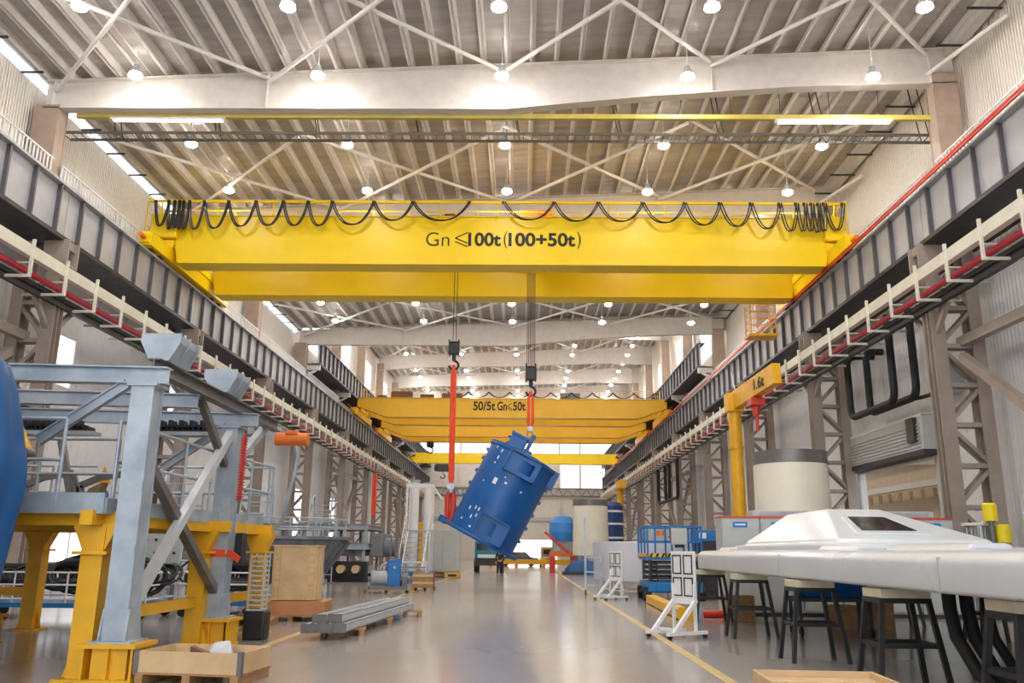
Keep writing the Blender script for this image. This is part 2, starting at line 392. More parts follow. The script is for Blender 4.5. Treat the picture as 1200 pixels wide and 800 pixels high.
# ------------------------------------------------------------------ lattice columns
def lattice(s, y, k):
    xi, xo = (13.12, 14.34) if s > 0 else (-15.34, -16.42)
    nm = 'right' if s > 0 else 'left'
    t = T('lattice_column', 'brown lattice crane column in the %s row, %s from the camera end' % (nm, ORD[k]), 'column', (xi, y, 0), kind='structure')
    m = M(); m.bx(xi-.22, xi+.22, y-.02, y+.02, .02, 11.1)
    for d in (-1, 1): m.bx(xi-.22, xi+.22, y+d*.24-.02, y+d*.24+.02, .02, 11.1)
    m.bx(xi-.015, xi+.015, y-.24, y+.24, .02, 11.1); m.bx(xi-.4, xi+.4, y-.4, y+.4, 0, .04)
    m.build('inner_post', K['column'], t, world=True)
    m = M(); m.bx(xi-.3, xi+.3, y-.3, y+.3, 11.1, 11.39)
    m.bx(xi-s*.75-.01 if s > 0 else xi+.3, xi-s*.3 if s > 0 else xi+.75, y-.2, y+.2, 10.75, 11.39) if False else None
    for d in (-1, 1): m.bx(xi-.42, xi+.42, y+d*.3-.03, y+d*.3+.03, 10.55, 11.39)
    m.bx(xi-.42, xi+.42, y-.33, y+.33, 10.5, 10.56)
    m.build('bearing_head', K['column'], t, world=True)
    m = M(); m.bx(xo-.2, xo+.2, y-.26, y-.22, .02, 11.4); m.bx(xo-.2, xo+.2, y+.22, y+.26, .02, 11.4); m.bx(xo-.02, xo+.02, y-.24, y+.24, .02, 11.4)
    m.bx(xo-.35, xo+.35, y-.4, y+.4, 0, .04)
    m.build('outer_post', K['column'], t, world=True)
    m = M(); c = 14.3 if s > 0 else -16.4
    m.bx(c-.42, c+.42, y-.3, y-.27, 11.4, 17.6 if s > 0 else 16.3); m.bx(c-.42, c+.42, y+.27, y+.3, 11.4, 17.6 if s > 0 else 16.3)
    m.bx(c-.4, c+.4, y-.27, y+.27, 11.4, 17.3 if s > 0 else 16.2)
    if y > 60: m.bx(c-.4, c+.4, y-.27, y+.27, 17.2 if s > 0 else 16.2, 22.3)
    m.build('upper_post', K['ucol'], t, world=True)
    m = M(); z = .5; i = 0
    while z+1.25 < 11.2:
        for d in (-.15, .15):
            m.bar((xi, y+d, z), (xo, y+d, z), .12, .14)
            a, b = ((xi, z), (xo, z+1.25)) if i % 2 == 0 else ((xo, z), (xi, z+1.25))
            m.bar((a[0], y+d, a[1]), (b[0], y+d, b[1]), .1, .12)
        z += 1.25; i += 1
    m.build('lacing', K['column'], t, world=True)
    return t
for s in (1, -1):
    for k, y in enumerate([3.4+11.3*i for i in range(12)]): lattice(s, y if y < 139 else 138.9, k)
# longitudinal portal bracing in the plane of the inner posts
for s in (1, -1):
    xi = 13.9 if s > 0 else -16.1; nm = 'right' if s > 0 else 'left'
    for (ya, yb) in ((14.7, 26.0), (71.2, 82.5), (105.1, 116.4)):
        for n, (p, q) in enumerate((((ya+.4, .4), (yb-.4, 7.6)), ((yb-.4, .4), (ya+.4, 7.6)))):
            m = M(); x = xi+(n-.5)*.4
            m.bar((x, p[0], p[1]), (x, q[0], q[1]), .26, .26)
            S(m, 'beam_brace', K['column'], 'long slanting brace between lattice columns of the %s row' % nm)
        S(M().bx(xi-.13, xi+.13, ya, yb, 8.0, 8.3), 'beam_tie', K['column'], 'tie between lattice columns of the %s row' % nm)
    for (y) in [3.4+11.3*i for i in range(11)]:      # knees to the girder
        for d in (1, -1):
            m = M(); xk = 13.1 if s > 0 else -15.35
            m.bar((xk, y+d*.2, 8.4), (xk, y+d*1.5, 9.6), .14); S(m, 'beam_knee', K['column'], 'short knee brace at a lattice column head, %s row' % nm)

# ------------------------------------------------------------------ service racks under the runways
for s in (1, -1):
    xt = 12.25 if s > 0 else -14.5; nm = 'right' if s > 0 else 'left'; e = 133
    f = lambda m, n, k, t: m.build(n, k, t, world=True)
    t = T('service_rack', 'cream cable trunking with red pipe and hanging brackets along the %s columns' % nm, 'pipe rack', (xt, 0, 9.2))
    f(M().bx(xt-.1, xt+.12, -8, e, 9.78, 10.14), 'trunking', K['cream'], t)
    f(M().cyl((xt+s*.28, -8, 9.5), (xt+s*.28, e, 9.5), .1, n=10), 'red_pipe', K['red'], t)
    f(M().bx(*sorted((xt+s*.45, xt+s*.8)), -8, e, 9.3, 9.42).bx(*sorted((xt+s*.55, xt+s*.7)), -8, e, 9.12, 9.3), 'cable_tray', K['dark'], t)
    f(M().cyl((xt+s*.98, -8, 9.36), (xt+s*.98, e, 9.36), .09, n=8), 'dark_pipe', K['dark'], t)
    bm = M().bx(-.04, .04, -.04, .04, -.2, .95); bm.bx(*sorted((0, s*1.3)), -.035, .035, -.2, -.12); bm.bx(*sorted((0, s*.9)), -.02, .02, .22, .27)
    o0 = None
    for k in range(70):
        y = 2.2+1.88*k
        if o0 is None: o = o0 = bm.build('hanger', K['cream'], t)
        else: o = o0.copy(); COL.objects.link(o); o.parent = t
        o.location = (-s*.12 if s > 0 else .14, y, .15)
        o.location.x = -.14 if s > 0 else .16
# safety railings on the runway tops
for s in (1, -1):
    nm = 'right' if s > 0 else 'left'; x = 13.6 if s > 0 else -15.85
    for k in range(6):
        y = 3.4+11.3*k; t = T('safety_railing', 'pale barred safety railing above the %s crane girder, %s bay' % (nm, ORD[k]), 'railing', (x, y, 13.2))
        m = M()
        for i in range(54): m.bx(-.018, .018, .2+i*.2-.018, .2+i*.2+.018, 0, 1.0)
        m.build('baluster', K['white'], t)
        M().bx(-.03, .03, .15, 10.9, 1.0, 1.05).bx(-.02, .02, .15, 10.9, .05, .12).build('handrail', K['white'], t)

# annex seen through the roller door
S(M().bx(33, 33.3, 18, 100, 0, 14), 'wall_annex', K['annex'], 'warm beige wall of the neighbouring bay')
m = M()
for z in (6.8, 9.4): m.bx(31.6, 32, 18, 100, z, z+.5)
S(m, 'beam_annex', K['cream'], 'cream rails in the neighbouring bay')
m = M()
for k in range(40): m.bx(31.3, 31.6, 19+k*2, 19.2+k*2, 5.9, 6.6)
S(m, 'trim_5', K['wood'], 'tan brackets in the neighbouring bay')
S(M().bx(15.3, 33, 18, 100, 14, 14.2), 'ceiling_annex', K['annex'], 'roof of the neighbouring bay')
S(M().bx(15.3, 33, 62, 62.4, 8.0, 9.3), 'beam_annex', K['beam'], 'girder in the neighbouring bay')
# roller door
d = S(M().bx(14.93, 15.0, 30.45, 30.62, 0, 5.1).bx(14.93, 15.0, 37.68, 37.85, 0, 5.1), 'door_1', K['cab'], 'wide roller door standing open in the right wall')
M().bx(14.4, 15.0, 30.3, 38.0, 5.1, 5.3).build('lintel', K['dark'], d)
m = M().bx(14.45, 15.0, 30.3, 38.0, 5.3, 6.55)
for k in range(7): m.bx(14.41, 14.46, 30.5, 37.8, 5.4+k*.13, 5.47+k*.13)
m.build('shutter_box', K['cab'], d)
m = M(); m.bx(14.5, 15, 30.3, 38.0, 6.56, 6.62); m.bx(14.44, 14.5, 30.3, 38, 6.5, 6.6)
m.build('weather_hood', K['cream'], d)
m = M().bx(14.3, 14.95, 30.7, 31.3, 5.6, 6.5); m.build('motor', K['dark'], d)
# ================================================================== OVERHEAD CRANES
RX0, RX1 = -15.3, 13.07          # rail lines
def girder_mesh(y, w, z0, z1, cham=0):
    m = M(); a, b = RX0+.1, RX1+.05
    if cham: poly = [(a, z1-.8), (a+cham, z0), (b-cham, z0), (b, z1-.8), (b, z1), (a, z1)]
    else: poly = [(a+.38, z0), (b-.38, z0), (b, z1), (a, z1)]
    m.prism(poly, 'y', y, y+w)
    m.bx(a, b, y-.07, y+w+.07, z1-.02, z1+.02); m.bx(a+cham+.45, b-cham-.45, y-.07, y+w+.07, z0-.025, z0+.02)
    for k in range(14): m.bx(a+1+k*2, a+1.02+k*2, y+w, y+w+.02, z0+.1, z1-.1)
    return m
def carriage(t, x, ya, yb, col, s):
    m = M().bx(x-.25, x+.25, ya, yb, 13.42, 14.0); m.bx(x-.3, x+.3, ya+1.9, yb-1.2, 14.0, 14.35)
    for y in (ya, yb): m.bx(x-.2, x+.2, y-.12, y+.12, 13.5, 13.9)
    c = m.build('end_carriage', col, t, world=True)
    for y in (ya+.6, ya+1.5, yb-1.5, yb-.6):
        w = M().cyl((x-.09, y, 13.55), (x+.09, y, 13.55), .23, n=16).build('wheel', K['brown'], c, world=False)
        w.location = (-t.location.x, -t.location.y, -t.location.z)
    for y in (ya-.3, yb+.3):
        w = M().cyl((x, y-.22, 13.7), (x, y+.22, 13.7), .1, n=10).build('buffer', K['orange'], c)
        w.location = (-t.location.x, -t.location.y, -t.location.z)
    return c
def loops(xs, y, z, sags, r):
    m = M()
    for (a, b), sg in zip(zip(xs, xs[1:]), sags):
        for d in (0, .09):
            pts = [(a+(b-a)*i/14+d, y-d*.6, z-sg*(1-abs(2*i/14-1)**2.4)) for i in range(15)]
            m.tube(pts, r, 5)
    return m

# ---- the near 100 t crane
t = c1 = T('overhead_crane', 'bright yellow double girder crane lettered 100t, nearest across the hall', 'overhead crane', (-1.1, 36.3, 13.35))
GA = girder_mesh(33.6, .9, 13.35, 15.5).build('girder', K['yel'], t, world=True)
girder_mesh(38.15, .9, 13.35, 15.5).build('girder', K['yel'], t, world=True)
carriage(t, RX0, 31.6, 40.6, K['yel'], -1); carriage(t, RX1, 31.6, 40.6, K['yel'], 1)
for x0, x1 in ((-16.0, -14.85), (12.7, 13.6)):
    M().bx(x0, x1, 33.3, 34.5, 14.4, 15.5).build('end_box', K['yel'], t, world=True, bev=.06)
m = M().bar((-16.2, 33.3, 16.05), (13.7, 33.3, 16.05), .09, .11)
for k in range(13):
    x = -15.6+k*2.4; m.bar((x, 33.5, 15.5), (x, 33.32, 16.05), .05); m.bar((x, 33.5, 15.52), (x, 33.3, 15.45), .05)
m.build('festoon_track', K['yel'], t, world=True)
m = M()
for z in (16.1, 15.8): m.bar((-15.9, 34.45, z), (13.4, 34.45, z), .035)
for k in range(20): m.bar((-15.9+k*1.54, 34.45, 15.5), (-15.9+k*1.54, 34.45, 16.1), .035)
for x in (-16.1, 13.6):
    for z in (14.9, 15.5, 16.1): m.bar((x, 33.1, z), (x, 39.6, z), .035)
    for k in range(6): m.bar((x, 33.1+k*1.3, 14.3), (x, 33.1+k*1.3, 16.1), .035)
m.build('guard_rail', K['yel'], t, world=True)
px = lambda x: (x-612)*(34.9/980)-.17
nl = [172, 188, 195, 201, 206, 213, 231, 260, 293, 326, 356, 385, 435, 482, 550]
nr = [591, 651, 704, 757, 807, 849, 886, 920, 940, 950, 958, 966, 973, 995]
sl = [1.15, 1.3, 1.25, 1.3, 1.3, 1.3, 1.25, 1.15, 1.1, 1.1, 1.1, 1.05, .85, .85]; sr = [.8, .85, .85, .9, 1.0, 1.05, 1.15, 1.25, 1.25, 1.25, 1.3, 1.25, 1.2]
m = loops([px(v) for v in nl], 33.15, 16.0, sl, .032)
for i in range(len(nl)): m.bc((px(nl[i]), 33.22, 16.0), (.1, .12, .1))
m.build('festoon_cable', K['cable'], t, world=True)
m = loops([px(v) for v in nr], 33.15, 16.0, sr, .03)
for i in range(len(nr)): m.bc((px(nr[i]), 33.22, 16.0), (.1, .12, .1))
m.build('festoon_cable', K['cable'], t, world=True)
zt = 14.17
text('Gn', 'lettering', -4.2, 33.59, zt, 1.0, .62, K['ink'], GA, -.008)
m = M(); x0, x1 = -2.95, -2.42
m.bar((x1, 33.59, zt+.62), (x0, 33.59, zt+.36), .01, .05); m.bar((x0, 33.59, zt+.36), (x1, 33.59, zt+.14), .01, .05); m.bar((x0, 33.59, zt+.2), (x1, 33.59, zt-.02), .01, .05)
m.build('lettering', K['ink'], GA).location = -c1.location
text('100t', 'lettering', -2.4, 33.59, zt, 1.4, .62, K['ink'], GA, .03)
text('(', 'lettering', -.88, 33.59, zt-.1, .16, .78, K['ink'], GA, 0)
text('100+50t', 'lettering', -.68, 33.59, zt, 2.85, .62, K['ink'], GA, .03)
text(')', 'lettering', 2.24, 33.59, zt-.1, .17, .78, K['ink'], GA, 0)
# maintenance cage slung below the right end
m = M(); x0, x1, y0, y1, z0, z1 = 11.0, 12.2, 39.2, 40.2, 11.9, 13.5
for x in (x0, x1):
    for y in (y0, y1): m.bar((x, y, z0), (x, y, z1), .05)
for z in (12.25, 12.6, 12.95, 13.3):
    for y in (y0, y1): m.bar((x0, y, z), (x1, y, z), .035)
    for x in (x0, x1): m.bar((x, y0, z), (x, y1, z), .035)
m.bx(x0-.1, x1+.1, y0, y1, z0-.12, z0)
m.build('maintenance_cage', K['yelf'], t, world=True)

# trolley of the near crane and its two hoists
t = T('crane_trolley', 'orange brown hoist trolley between the girders of the near yellow crane', 'trolley', (-1.4, 36.3, 15.55))
M().bx(-4.6, 1.8, 34.7, 35.0, 15.6, 15.85).bx(-4.6, 1.8, 37.6, 37.9, 15.6, 15.85).bx(-4.6, -4.3, 35, 37.6, 15.6, 15.85).bx(1.5, 1.8, 35, 37.6, 15.6, 15.85).build('frame', K['yelf'], t, world=True)
for x in (-3.07, .33):
    M().cyl((x-.9, 36.2, 15.95), (x+.9, 36.2, 15.95), .38, n=20).build('rope_drum', K['brown'], t, world=True)
M().bx(-3.6, -3.1, 35.0, 35.5, 15.85, 16.25).cyl((-4.3, 35.25, 16.05), (-3.6, 35.25, 16.05), .2, n=12).build('motor', K['brown'], t, world=True, bev=.03)
M().bx(-.2, .5, 34.9, 35.5, 15.85, 16.4).bx(.55, 1.3, 34.9, 35.5, 15.85, 16.4).build('gearbox', K['orange'], t, world=True, bev=.04)
def hoist(x, ztop, zb, w, h, spread, nrope, label):
    t = T('hook_block', label, 'hook block', (x, 36.0, zb))
    m = M()
    for i in range(nrope):
        d = (i/(nrope-1)-.5)*spread if nrope > 1 else 0
        m.cyl((x+d, 36.0+(.1 if i % 2 else -.1), zb+h*.8), (x+d, 36.0+(.1 if i % 2 else -.1), ztop), .018, n=6)
    m.build('rope', K['rope'], t, world=True)
    m = M().bx(x-w/2, x+w/2, 35.8, 36.2, zb, zb+h*.75); m.cyl((x-w*.42, 36, zb+h*.6), (x+w*.42, 36, zb+h*.6), w*.5, n=18)
    for d in (-.5, .5): m.bx(x+d*w-.03, x+d*w+.03, 35.75, 36.25, zb-.05, zb+h)
    m.build('sheave_housing', K['black'], t, world=True, bev=.02)
    m = M().cyl((x, 36, zb-.3), (x, 36, zb), .09, n=10)
    m.tube([(x+.2*math.sin(a), 36, zb-.5+.2*math.cos(a)) for a in [i*.42 for i in range(12)]], .055, 8)
    m.build('hook', K['black'], t, world=True)
    return t
hoist(-3.07, 15.6, 10.0, .42, .62, .12, 2, 'black hook block over the long orange sling beside the blue drum')
hoist(.33, 15.6, 8.85, .42, .72, .34, 6, 'black hook block on a bundle of ropes above the blue drum')
t = T('lifting_sling', 'long orange round sling down to the flange of the blue drum', 'sling', (-3.05, 36, 3.0))
m = M()
for d in (-.055, .055): m.tube([(-3.07, 36, 9.5), (-3.07+d, 36, 9.1), (-3.06+d, 36, 6.5), (-3.05+d, 36, 4.6), (-3.05, 36, 4.3)], .075, 8)
m.build('webbing', K['sling'], t, world=True)
M().cyl((-3.05, 35.85, 4.2), (-3.05, 36.15, 4.2), .16, n=12).cyl((-3.05, 36, 4.1), (-3.05, 36, 3.95), .2, n=12).build('shackle', K['steel'], t, world=True)
m = M()
for d in (-.13, .13): m.tube([(-3.05, 36, 4.1), (-3.05+d, 36, 3.8), (-3.06+d, 36, 3.2), (-3.1+d*.4, 36, 2.75)], .12, 8)
m.build('lower_loop', K['rail'], t, world=True)
t = T('lifting_sling', 'short orange sling and shackle on the top of the blue drum', 'sling', (.33, 36, 6.3))
m = M()
for d in (-.09, .09): m.tube([(.33, 36, 8.35), (.33+d, 36, 8.05), (.32+d, 36, 6.95), (.3, 36, 6.75)], .06, 8)
m.build('webbing', K['sling'], t, world=True)
M().cyl((.3, 35.9, 6.7), (.3, 36.1, 6.7), .12, n=12).tube([(.3+.12*math.cos(a), 36, 6.45+.2*math.sin(a)) for a in [i*PI/8 for i in range(17)]], .04, 6).build('shackle', K['steel'], t, world=True)

# ---- the blue drum on the slings
t = dr = T('generator_drum', 'big blue steel drum hanging tilted on two orange slings', 'machine drum', (-1.78, 36.0, 2.02))
RT = Matrix.Rotation(math.atan2(.46, .888), 4, 'Y')
def dpart(m, n, k, **kw): return m.tf(RT).build(n, k, t, **kw)
dpart(M().lathe([(0,-.04),(1.42,-.04),(1.47,0),(1.47,3.75),(1.5,3.95),(1.42,3.98),(0,3.98)], n=64), 'shell', K['blue'])
m = M().lathe([(1.46,-.07),(1.72,-.07),(1.74,0),(1.72,.09),(1.46,.09)], n=64)
m.bx(-1.85, -1.5, -.2, .2, -.07, .09); m.cyl((-1.78, 0, -.12), (-1.78, 0, .16), .2, n=16)
dpart(m, 'flange', K['blue'])
m = M().lathe([(1.46,3.76),(1.52,3.78),(1.54,3.84),(1.52,3.9),(1.46,3.92)], n=64)
for k in range(28):
    a = k*2*PI/28; m.cyl((1.5*math.cos(a), 1.5*math.sin(a), 3.88), (1.5*math.cos(a), 1.5*math.sin(a), 3.96), .035, n=6)
dpart(m, 'rim', K['blue'])
def port(x0, x1, z0, z1, ox0, ox1, oz0, oz1, yf):
    m = M(); w = .05
    for a, b, c, d in ((x0, x1, z0, z0+w), (x0, x1, z1-w, z1), (x0, x0+w, z0, z1), (x1-w, x1, z0, z1)): m.bx(a, b, yf, -.9, c, d)
    y = yf+.16; m.bx(x0, ox0, y, y+.04, z0, z1); m.bx(ox1, x1, y, y+.04, z0, z1); m.bx(ox0, ox1, y, y+.04, z0, oz0); m.bx(ox0, ox1, y, y+.04, oz1, z1)
    m.bx(ox0-.03, ox1+.03, y+.3, y+.34, oz0-.03, oz1+.03)
    return m
dpart(port(-.49, .92, 2.97, 3.9, .1, .7, 3.15, 3.65, -1.66), 'port_box', K['blue'])
dpart(port(-.4, .93, .1, 1.06, -.25, .4, .3, .85, -1.66), 'port_box', K['blue'])
m = M().bx(-.85, -.15, -.45, .35, 3.98, 4.6); m.bx(-.9, -.1, -.5, .4, 4.55, 4.68); m.bx(-.12, .25, -.2, .2, 3.98, 4.25)
m.cyl((-.97, -.2, 4.4), (-.85, -.2, 4.4), .06, n=8).cyl((-.97, .15, 4.15), (-.85, .15, 4.15), .06, n=8)
dpart(m, 'terminal_box', K['blue'], bev=.03)
dpart(M().bx(-.08, .08, -.05, .05, 4.2, 4.85).cyl((0, -.06, 4.85), (0, .06, 4.85), .12, n=12), 'lifting_lug', K['blue'])
for z in (.7, 1.3, 1.9, 2.5, 3.1, 3.5):
    for s in (-1, 1):
        dpart(M().bx(*sorted((s*1.42, s*1.56)), -.12, .12, z-.07, z+.07), 'side_lug', K['blue'])
dpart(M().bx(1.2, 1.72, -.3, .3, 3.2, 3.98), 'side_bracket', K['blue'])
def sticker(x, z, w, h):
    r = 1.478; a = math.asin(max(-1, min(1, x/r))); m = M()
    m.bx(-w/2, w/2, -.004, .004, -h/2, h/2).tf(Matrix.Translation((r*math.sin(a), -r*math.cos(a), z)) @ Matrix.Rotation(a, 4, 'Z'))
    return m
for i, (x, z, w, h) in enumerate([(-.51, 2.39, .17, .27), (-.84, 3.62, .07, .14), (-1.1, 3.7, .06, .1), (-.86, 3.31, .07, .15), (-.88, 3.06, .07, .08), (-.07, 2.5, .11, .08), (.65, 2.46, .08, .08),
        (-.92, .97, .06, .15), (-.7, 1.08, .06, .15), (-.55, 1.07, .06, .15), (-.71, .68, .06, .15), (-.53, .81, .06, .15), (-1.03, .45, .06, .08), (-.56, .3, .1, .07), (-.2, 2.7, .05, .06), (-.95, 2.2, .05, .06)]):
    dpart(sticker(x, z, w, h), 'sticker', K['white'])

# ---- the amber crane behind, its twin and the single girder crane
def amber(y, label, lettered):
    t = T('overhead_crane', label, 'overhead crane', (-1.1, y+2.8, 13.35))
    g = girder_mesh(y, .9, 13.35, 15.1, 2.6).build('girder', K['yel2'], t, world=True)
    girder_mesh(y+4.7, .9, 13.35, 15.1, 2.6).build('girder', K['yel2'], t, world=True)
    for x in (RX0, RX1): carriage(t, x, y-1.2, y+6.8, K['yel2'], 1)
    m = M()
    for z in (15.55, 16.0): m.bar((-15, y+.85, z), (12.6, y+.85, z), .04)
    for k in range(16): m.bar((-15+k*1.84, y+.85, 15.1), (-15+k*1.84, y+.85, 16.0), .04)
    for x in (-16, 13.5):
        for z in (14.4, 15.0, 15.6): m.bar((x, y-.5, z), (x, y+6, z), .04)
    m.build('guard_rail', K['yel2'], t, world=True)
    xs = [-7+1.9*k for k in range(11)]
    loops(xs, y+.3, 15.75, [.5]*10, .035).build('festoon_cable', K['cable'], t, world=True)
    M().bx(-7.5, -5.6, y+.2, y+.8, 15.12, 15.6).bx(-9.5, -8.2, y+.2, y+.7, 15.12, 15.5).bx(-12.2, -10.2, y+.2, y+.8, 15.12, 15.75).bx(-13.4, -12.6, y+.2, y+.7, 15.12, 15.4).build('motor', K['brown'], t, world=True, bev=.05)
    M().bx(3.4, 5.2, y+.3, y+.9, 15.12, 15.7).build('control_box', K['cast'], t, world=True)
    return t, g
t, g = amber(75.6, 'amber double girder crane lettered 50/5t, second crane down the hall', True)
s = (77.5)/980
for body, xa, xb in (('50/5t', 558, 583.5), ('Gn', 586, 597), ('50t', 604, 618.5)):
    text(body, 'lettering', (xa-612)*s-.3, 75.59, 13.98, (xb-xa)*s, .84, K['ink'], g, .025)
m = M(); x0, x1 = (597.5-612)*s-.3, (602.8-612)*s-.3; z = 13.98
m.bar((x1, 75.59, z+.7), (x0, 75.59, z+.42), .01, .06); m.bar((x0, 75.59, z+.42), (x1, 75.59, z+.16), .01, .06); m.bar((x0, 75.59, z+.26), (x1, 75.59, z), .01, .06)
m.build('lettering', K['ink'], g).location = -t.location
t, g = amber(88.8, 'amber double girder crane half hidden behind the crane lettered 50/5t', False)
t = T('overhead_crane', 'slim yellow single girder crane, farthest down the hall', 'overhead crane', (-1.1, 118, 13.35))
girder_mesh(117.6, .7, 13.42, 14.8).build('girder', K['yel'], t, world=True)
for x in (RX0, RX1): carriage(t, x, 116, 120, K['yel'], 1)
def hang(name, x, y, z0, z1, r, label):
    t = T(name, label, 'hoist', (x, y, z0))
    M().bx(x-r, x+r, y-.5, y+.5, z1-1.0, z1).cyl((x-r*1.3, y, z1-.5), (x+r*1.3, y, z1-.5), .45, n=14).build('housing', K['dark'], t, world=True)
    M().cyl((x, y, z0+.4), (x, y, z1-1), .04, n=6).build('rope', K['rope'], t, world=True)
    M().tube([(x+.3*math.sin(a), y, z0+.3*math.cos(a)) for a in [i*.42 for i in range(12)]], .08, 6).build('hook', K['black'], t, world=True)
hang('electric_hoist', -11.2, 118, 11.6, 13.25, .9, 'dark hoist under the farthest slim yellow crane')
t = T('hook_block', 'dark hook block hanging close under the half hidden amber crane', 'hook block', (-10.2, 92, 12.2))
M().bx(-10.6, -9.8, 91.7, 92.3, 12.5, 13.2).build('sheave_housing', K['black'], t, world=True, bev=.15)
M().tube([(-10.2+.3*math.sin(a), 92, 12.2+.3*math.cos(a)) for a in [i*.42 for i in range(12)]], .09, 6).build('hook', K['black'], t, world=True)

# ---- cross-hall cable trays hung under the near roof girder
t = T('cable_tray', 'pale yellow channel slung across the hall just under the near roof girder', 'cable tray', (-.8, 26.2, 16.1))
M().bx(-15.6, 14.0, 26.1, 26.25, 16.05, 16.22).build('channel', K['yelf'] if False else mat('pale_yellow_channel', 'cdb95a', .5), t, world=True)
for k in range(18): M().cyl((-15+k*1.7, 26.2, 16.2), (-15+k*1.7, 26.2, 17.3+.04*k), .012, n=4).build('hanger_rod', K['dark'], t, world=True)
t = T('cable_tray', 'grey ladder tray hung across the hall behind the pale yellow channel', 'cable tray', (-.8, 27.2, 15.9))
m = M()
for y in (26.95, 27.5): m.bx(-16.5, 14.5, y-.02, y+.02, 15.86, 15.96)
for k in range(100): m.bx(-16.5+k*.31, -16.47+k*.31, 26.95, 27.5, 15.87, 15.9)
m.build('ladder', K['galvd'], t, world=True)
for k in range(9):
    for y in (26.95, 27.5): M().bar((-14.6+k*3.6, y, 15.95), (-14.9+k*3.6, y, 17.3+.1*k), .03).build('hanger_rod', K['dark'], t, world=True)
for nm, x0, x1 in (('left', -14.4, -10.4), ('right', 8.6, 12.6)):
    t = T('linear_lamp', 'bright linear lamp under the %s end of the pale yellow channel' % nm, 'ceiling lamp', ((x0+x1)/2, 26.17, 16))
    M().bx(x0, x1, 26.07, 26.27, 15.98, 16.05).build('housing', K['white'], t, world=True)
    M().bx(x0+.1, x1-.1, 26.1, 26.24, 15.94, 15.98).build('diffuser', glow('linear_glow', 'fbfdff', 2.5), t, world=True)
# ================================================================== LEFT SIDE
# ---- galvanised steel frame on yellow plinths
t = fr = T('steel_portal', 'tall galvanised steel frame with cross braces standing on yellow plinths', 'steel frame', (-5.15, 12.9, 0))
CX, CL = -5.1, -9.3
for y, x in ((10.95, CX+.08), (14.85, CX-.1), (10.95, CL), (14.85, CL)):
    m = M().bx(x-.33, x+.33, y-.3, y+.3, 0, .04).bx(x-.36, x+.36, y-.33, y+.33, .40, .45)
    m.bx(x-.22, x+.22, y-.2, y+.2, .04, .4)
    for d in (-.3, 0, .3): m.bx(x+d-.015, x+d+.015, y-.27, y+.27, .04, .4)
    m.build('plinth', K['yelf'], t, world=True)
    m = M().bx(x-.15, x+.15, y-.16, y-.14, .47, 3.66).bx(x-.15, x+.15, y+.14, y+.16, .47, 3.66).bx(x+.11, x+.13, y-.15, y+.15, .47, 3.66).bx(x-.13, x-.11, y-.15, y+.15, .47, 3.66)
    m.bx(x-.26, x+.26, y-.26, y+.26, .45, .475)
    for sx in (-1, 1): m.prism([(y-.22, .47), (y+.22, .47), (y+.15, .85), (y-.15, .85)], 'x', x+sx*.16-.01, x+sx*.16+.01)
    for z in (1.5, 2.3): m.bx(x+.13, x+.16, y-.2, y-.12, z, z+.12)
    m.bx(x-.2, x+.2, y-.2, y+.2, 3.66, 3.7)
    m.build('column', K['galv'], t, world=True)
for y in (10.95, 14.85):
    M().ibar((CL-1.2, y, 3.92), (CX+.35, y, 3.82), .2, .23).build('cross_beam', K['galv'], t, world=True)
    M().ibar((CX-1.3, y, 2.95), (CX-.2, y, 3.72), .1, .14).build('knee_brace', K['galv'], t, world=True)
M().ibar((CL-1.2, 12.9, 3.92), (CX, 12.9, 3.82), .18, .22).build('cross_beam', K['galv'], t, world=True)
for x in (CX, CL): M().ibar((x, 11.2, 4.03), (x, 17.2, 4.03), .18, .2).build('long_beam', K['galvd'], t, world=True)
for x in (CX, CL):
    for y in (11.7, 14.1):
        m = M().prism([(x-.12, 4.13), (x+.12, 4.13), (x+.25, 4.4), (x+.25, 4.5), (x-.25, 4.5), (x-.25, 4.4)], 'y', y-.32, y+.32)
        for d in (-.34, 0, .34): m.prism([(x-.14, 4.13), (x+.14, 4.13), (x+.28, 4.4), (x+.28, 4.52), (x-.28, 4.52), (x-.28, 4.4)], 'y', y+d-.012, y+d+.012)
        m.build('bearing_bracket', K['galv'], t, world=True)
M().bar((CX+.05, 11.15, .75), (CX-.08, 14.7, 3.55), .12, .15).build('brace', K['bright'], t, world=True)
M().bar((CX-.02, 11.1, 2.9), (CX-.12, 14.7, .9), .13, .13).build('brace', K['galvd'], t, world=True)
M().bar((CX-.1, 15.0, 3.0), (CX-.1, 16.7, 3.95), .13, .13).build('brace', K['galv'], t, world=True)
M().bar((CX-.1, 13.2, 3.95), (CX-.1, 14.6, 3.0), .11, .11).build('brace', K['galvd'], t, world=True)
for y in (14.2,):
    for x0, x1 in ((-6.4, -5.35), (-9.1, -7.4)):
        m = M().bx(x0, x1, y-.15, y+.15, 3.5, 3.53)
        n = int((x1-x0)/.09)
        for k in range(n): m.bx(x0+k*.09, x0+.055+k*.09, y-.12, y+.12, 3.53, 3.62 if k % 2 else 3.7)
        m.bx(x0, x1, y-.12, y+.12, 3.53, 3.58)
        m.build('cable_guide', K['black'], t, world=True)
        M().bx(x0-.1, x1+.1, y-.16, y+.16, 3.44, 3.5).build('guide_shelf', K['galv'], t, world=True)
m = M().bx(CX-.27, CX+.14, 14.66, 14.69, 1.45, 1.57).bx(CX-.28, CX-.25, 14.66, 15.04, 1.45, 1.57).bar((CX+.1, 14.66, 1.52), (CX+.3, 14.6, 1.4), .03, .1)
m.build('ratchet_strap', K['sling'], t, world=True)
m = M().bx(CX+.15, CX+.3, 14.75, 14.95, 1.35, 1.85); m.build('junction_box', K['black'], t, world=True, bev=.02)
m = M().bx(CX+.18, CX+.22, 14.6, 14.7, 2.4, 3.5)
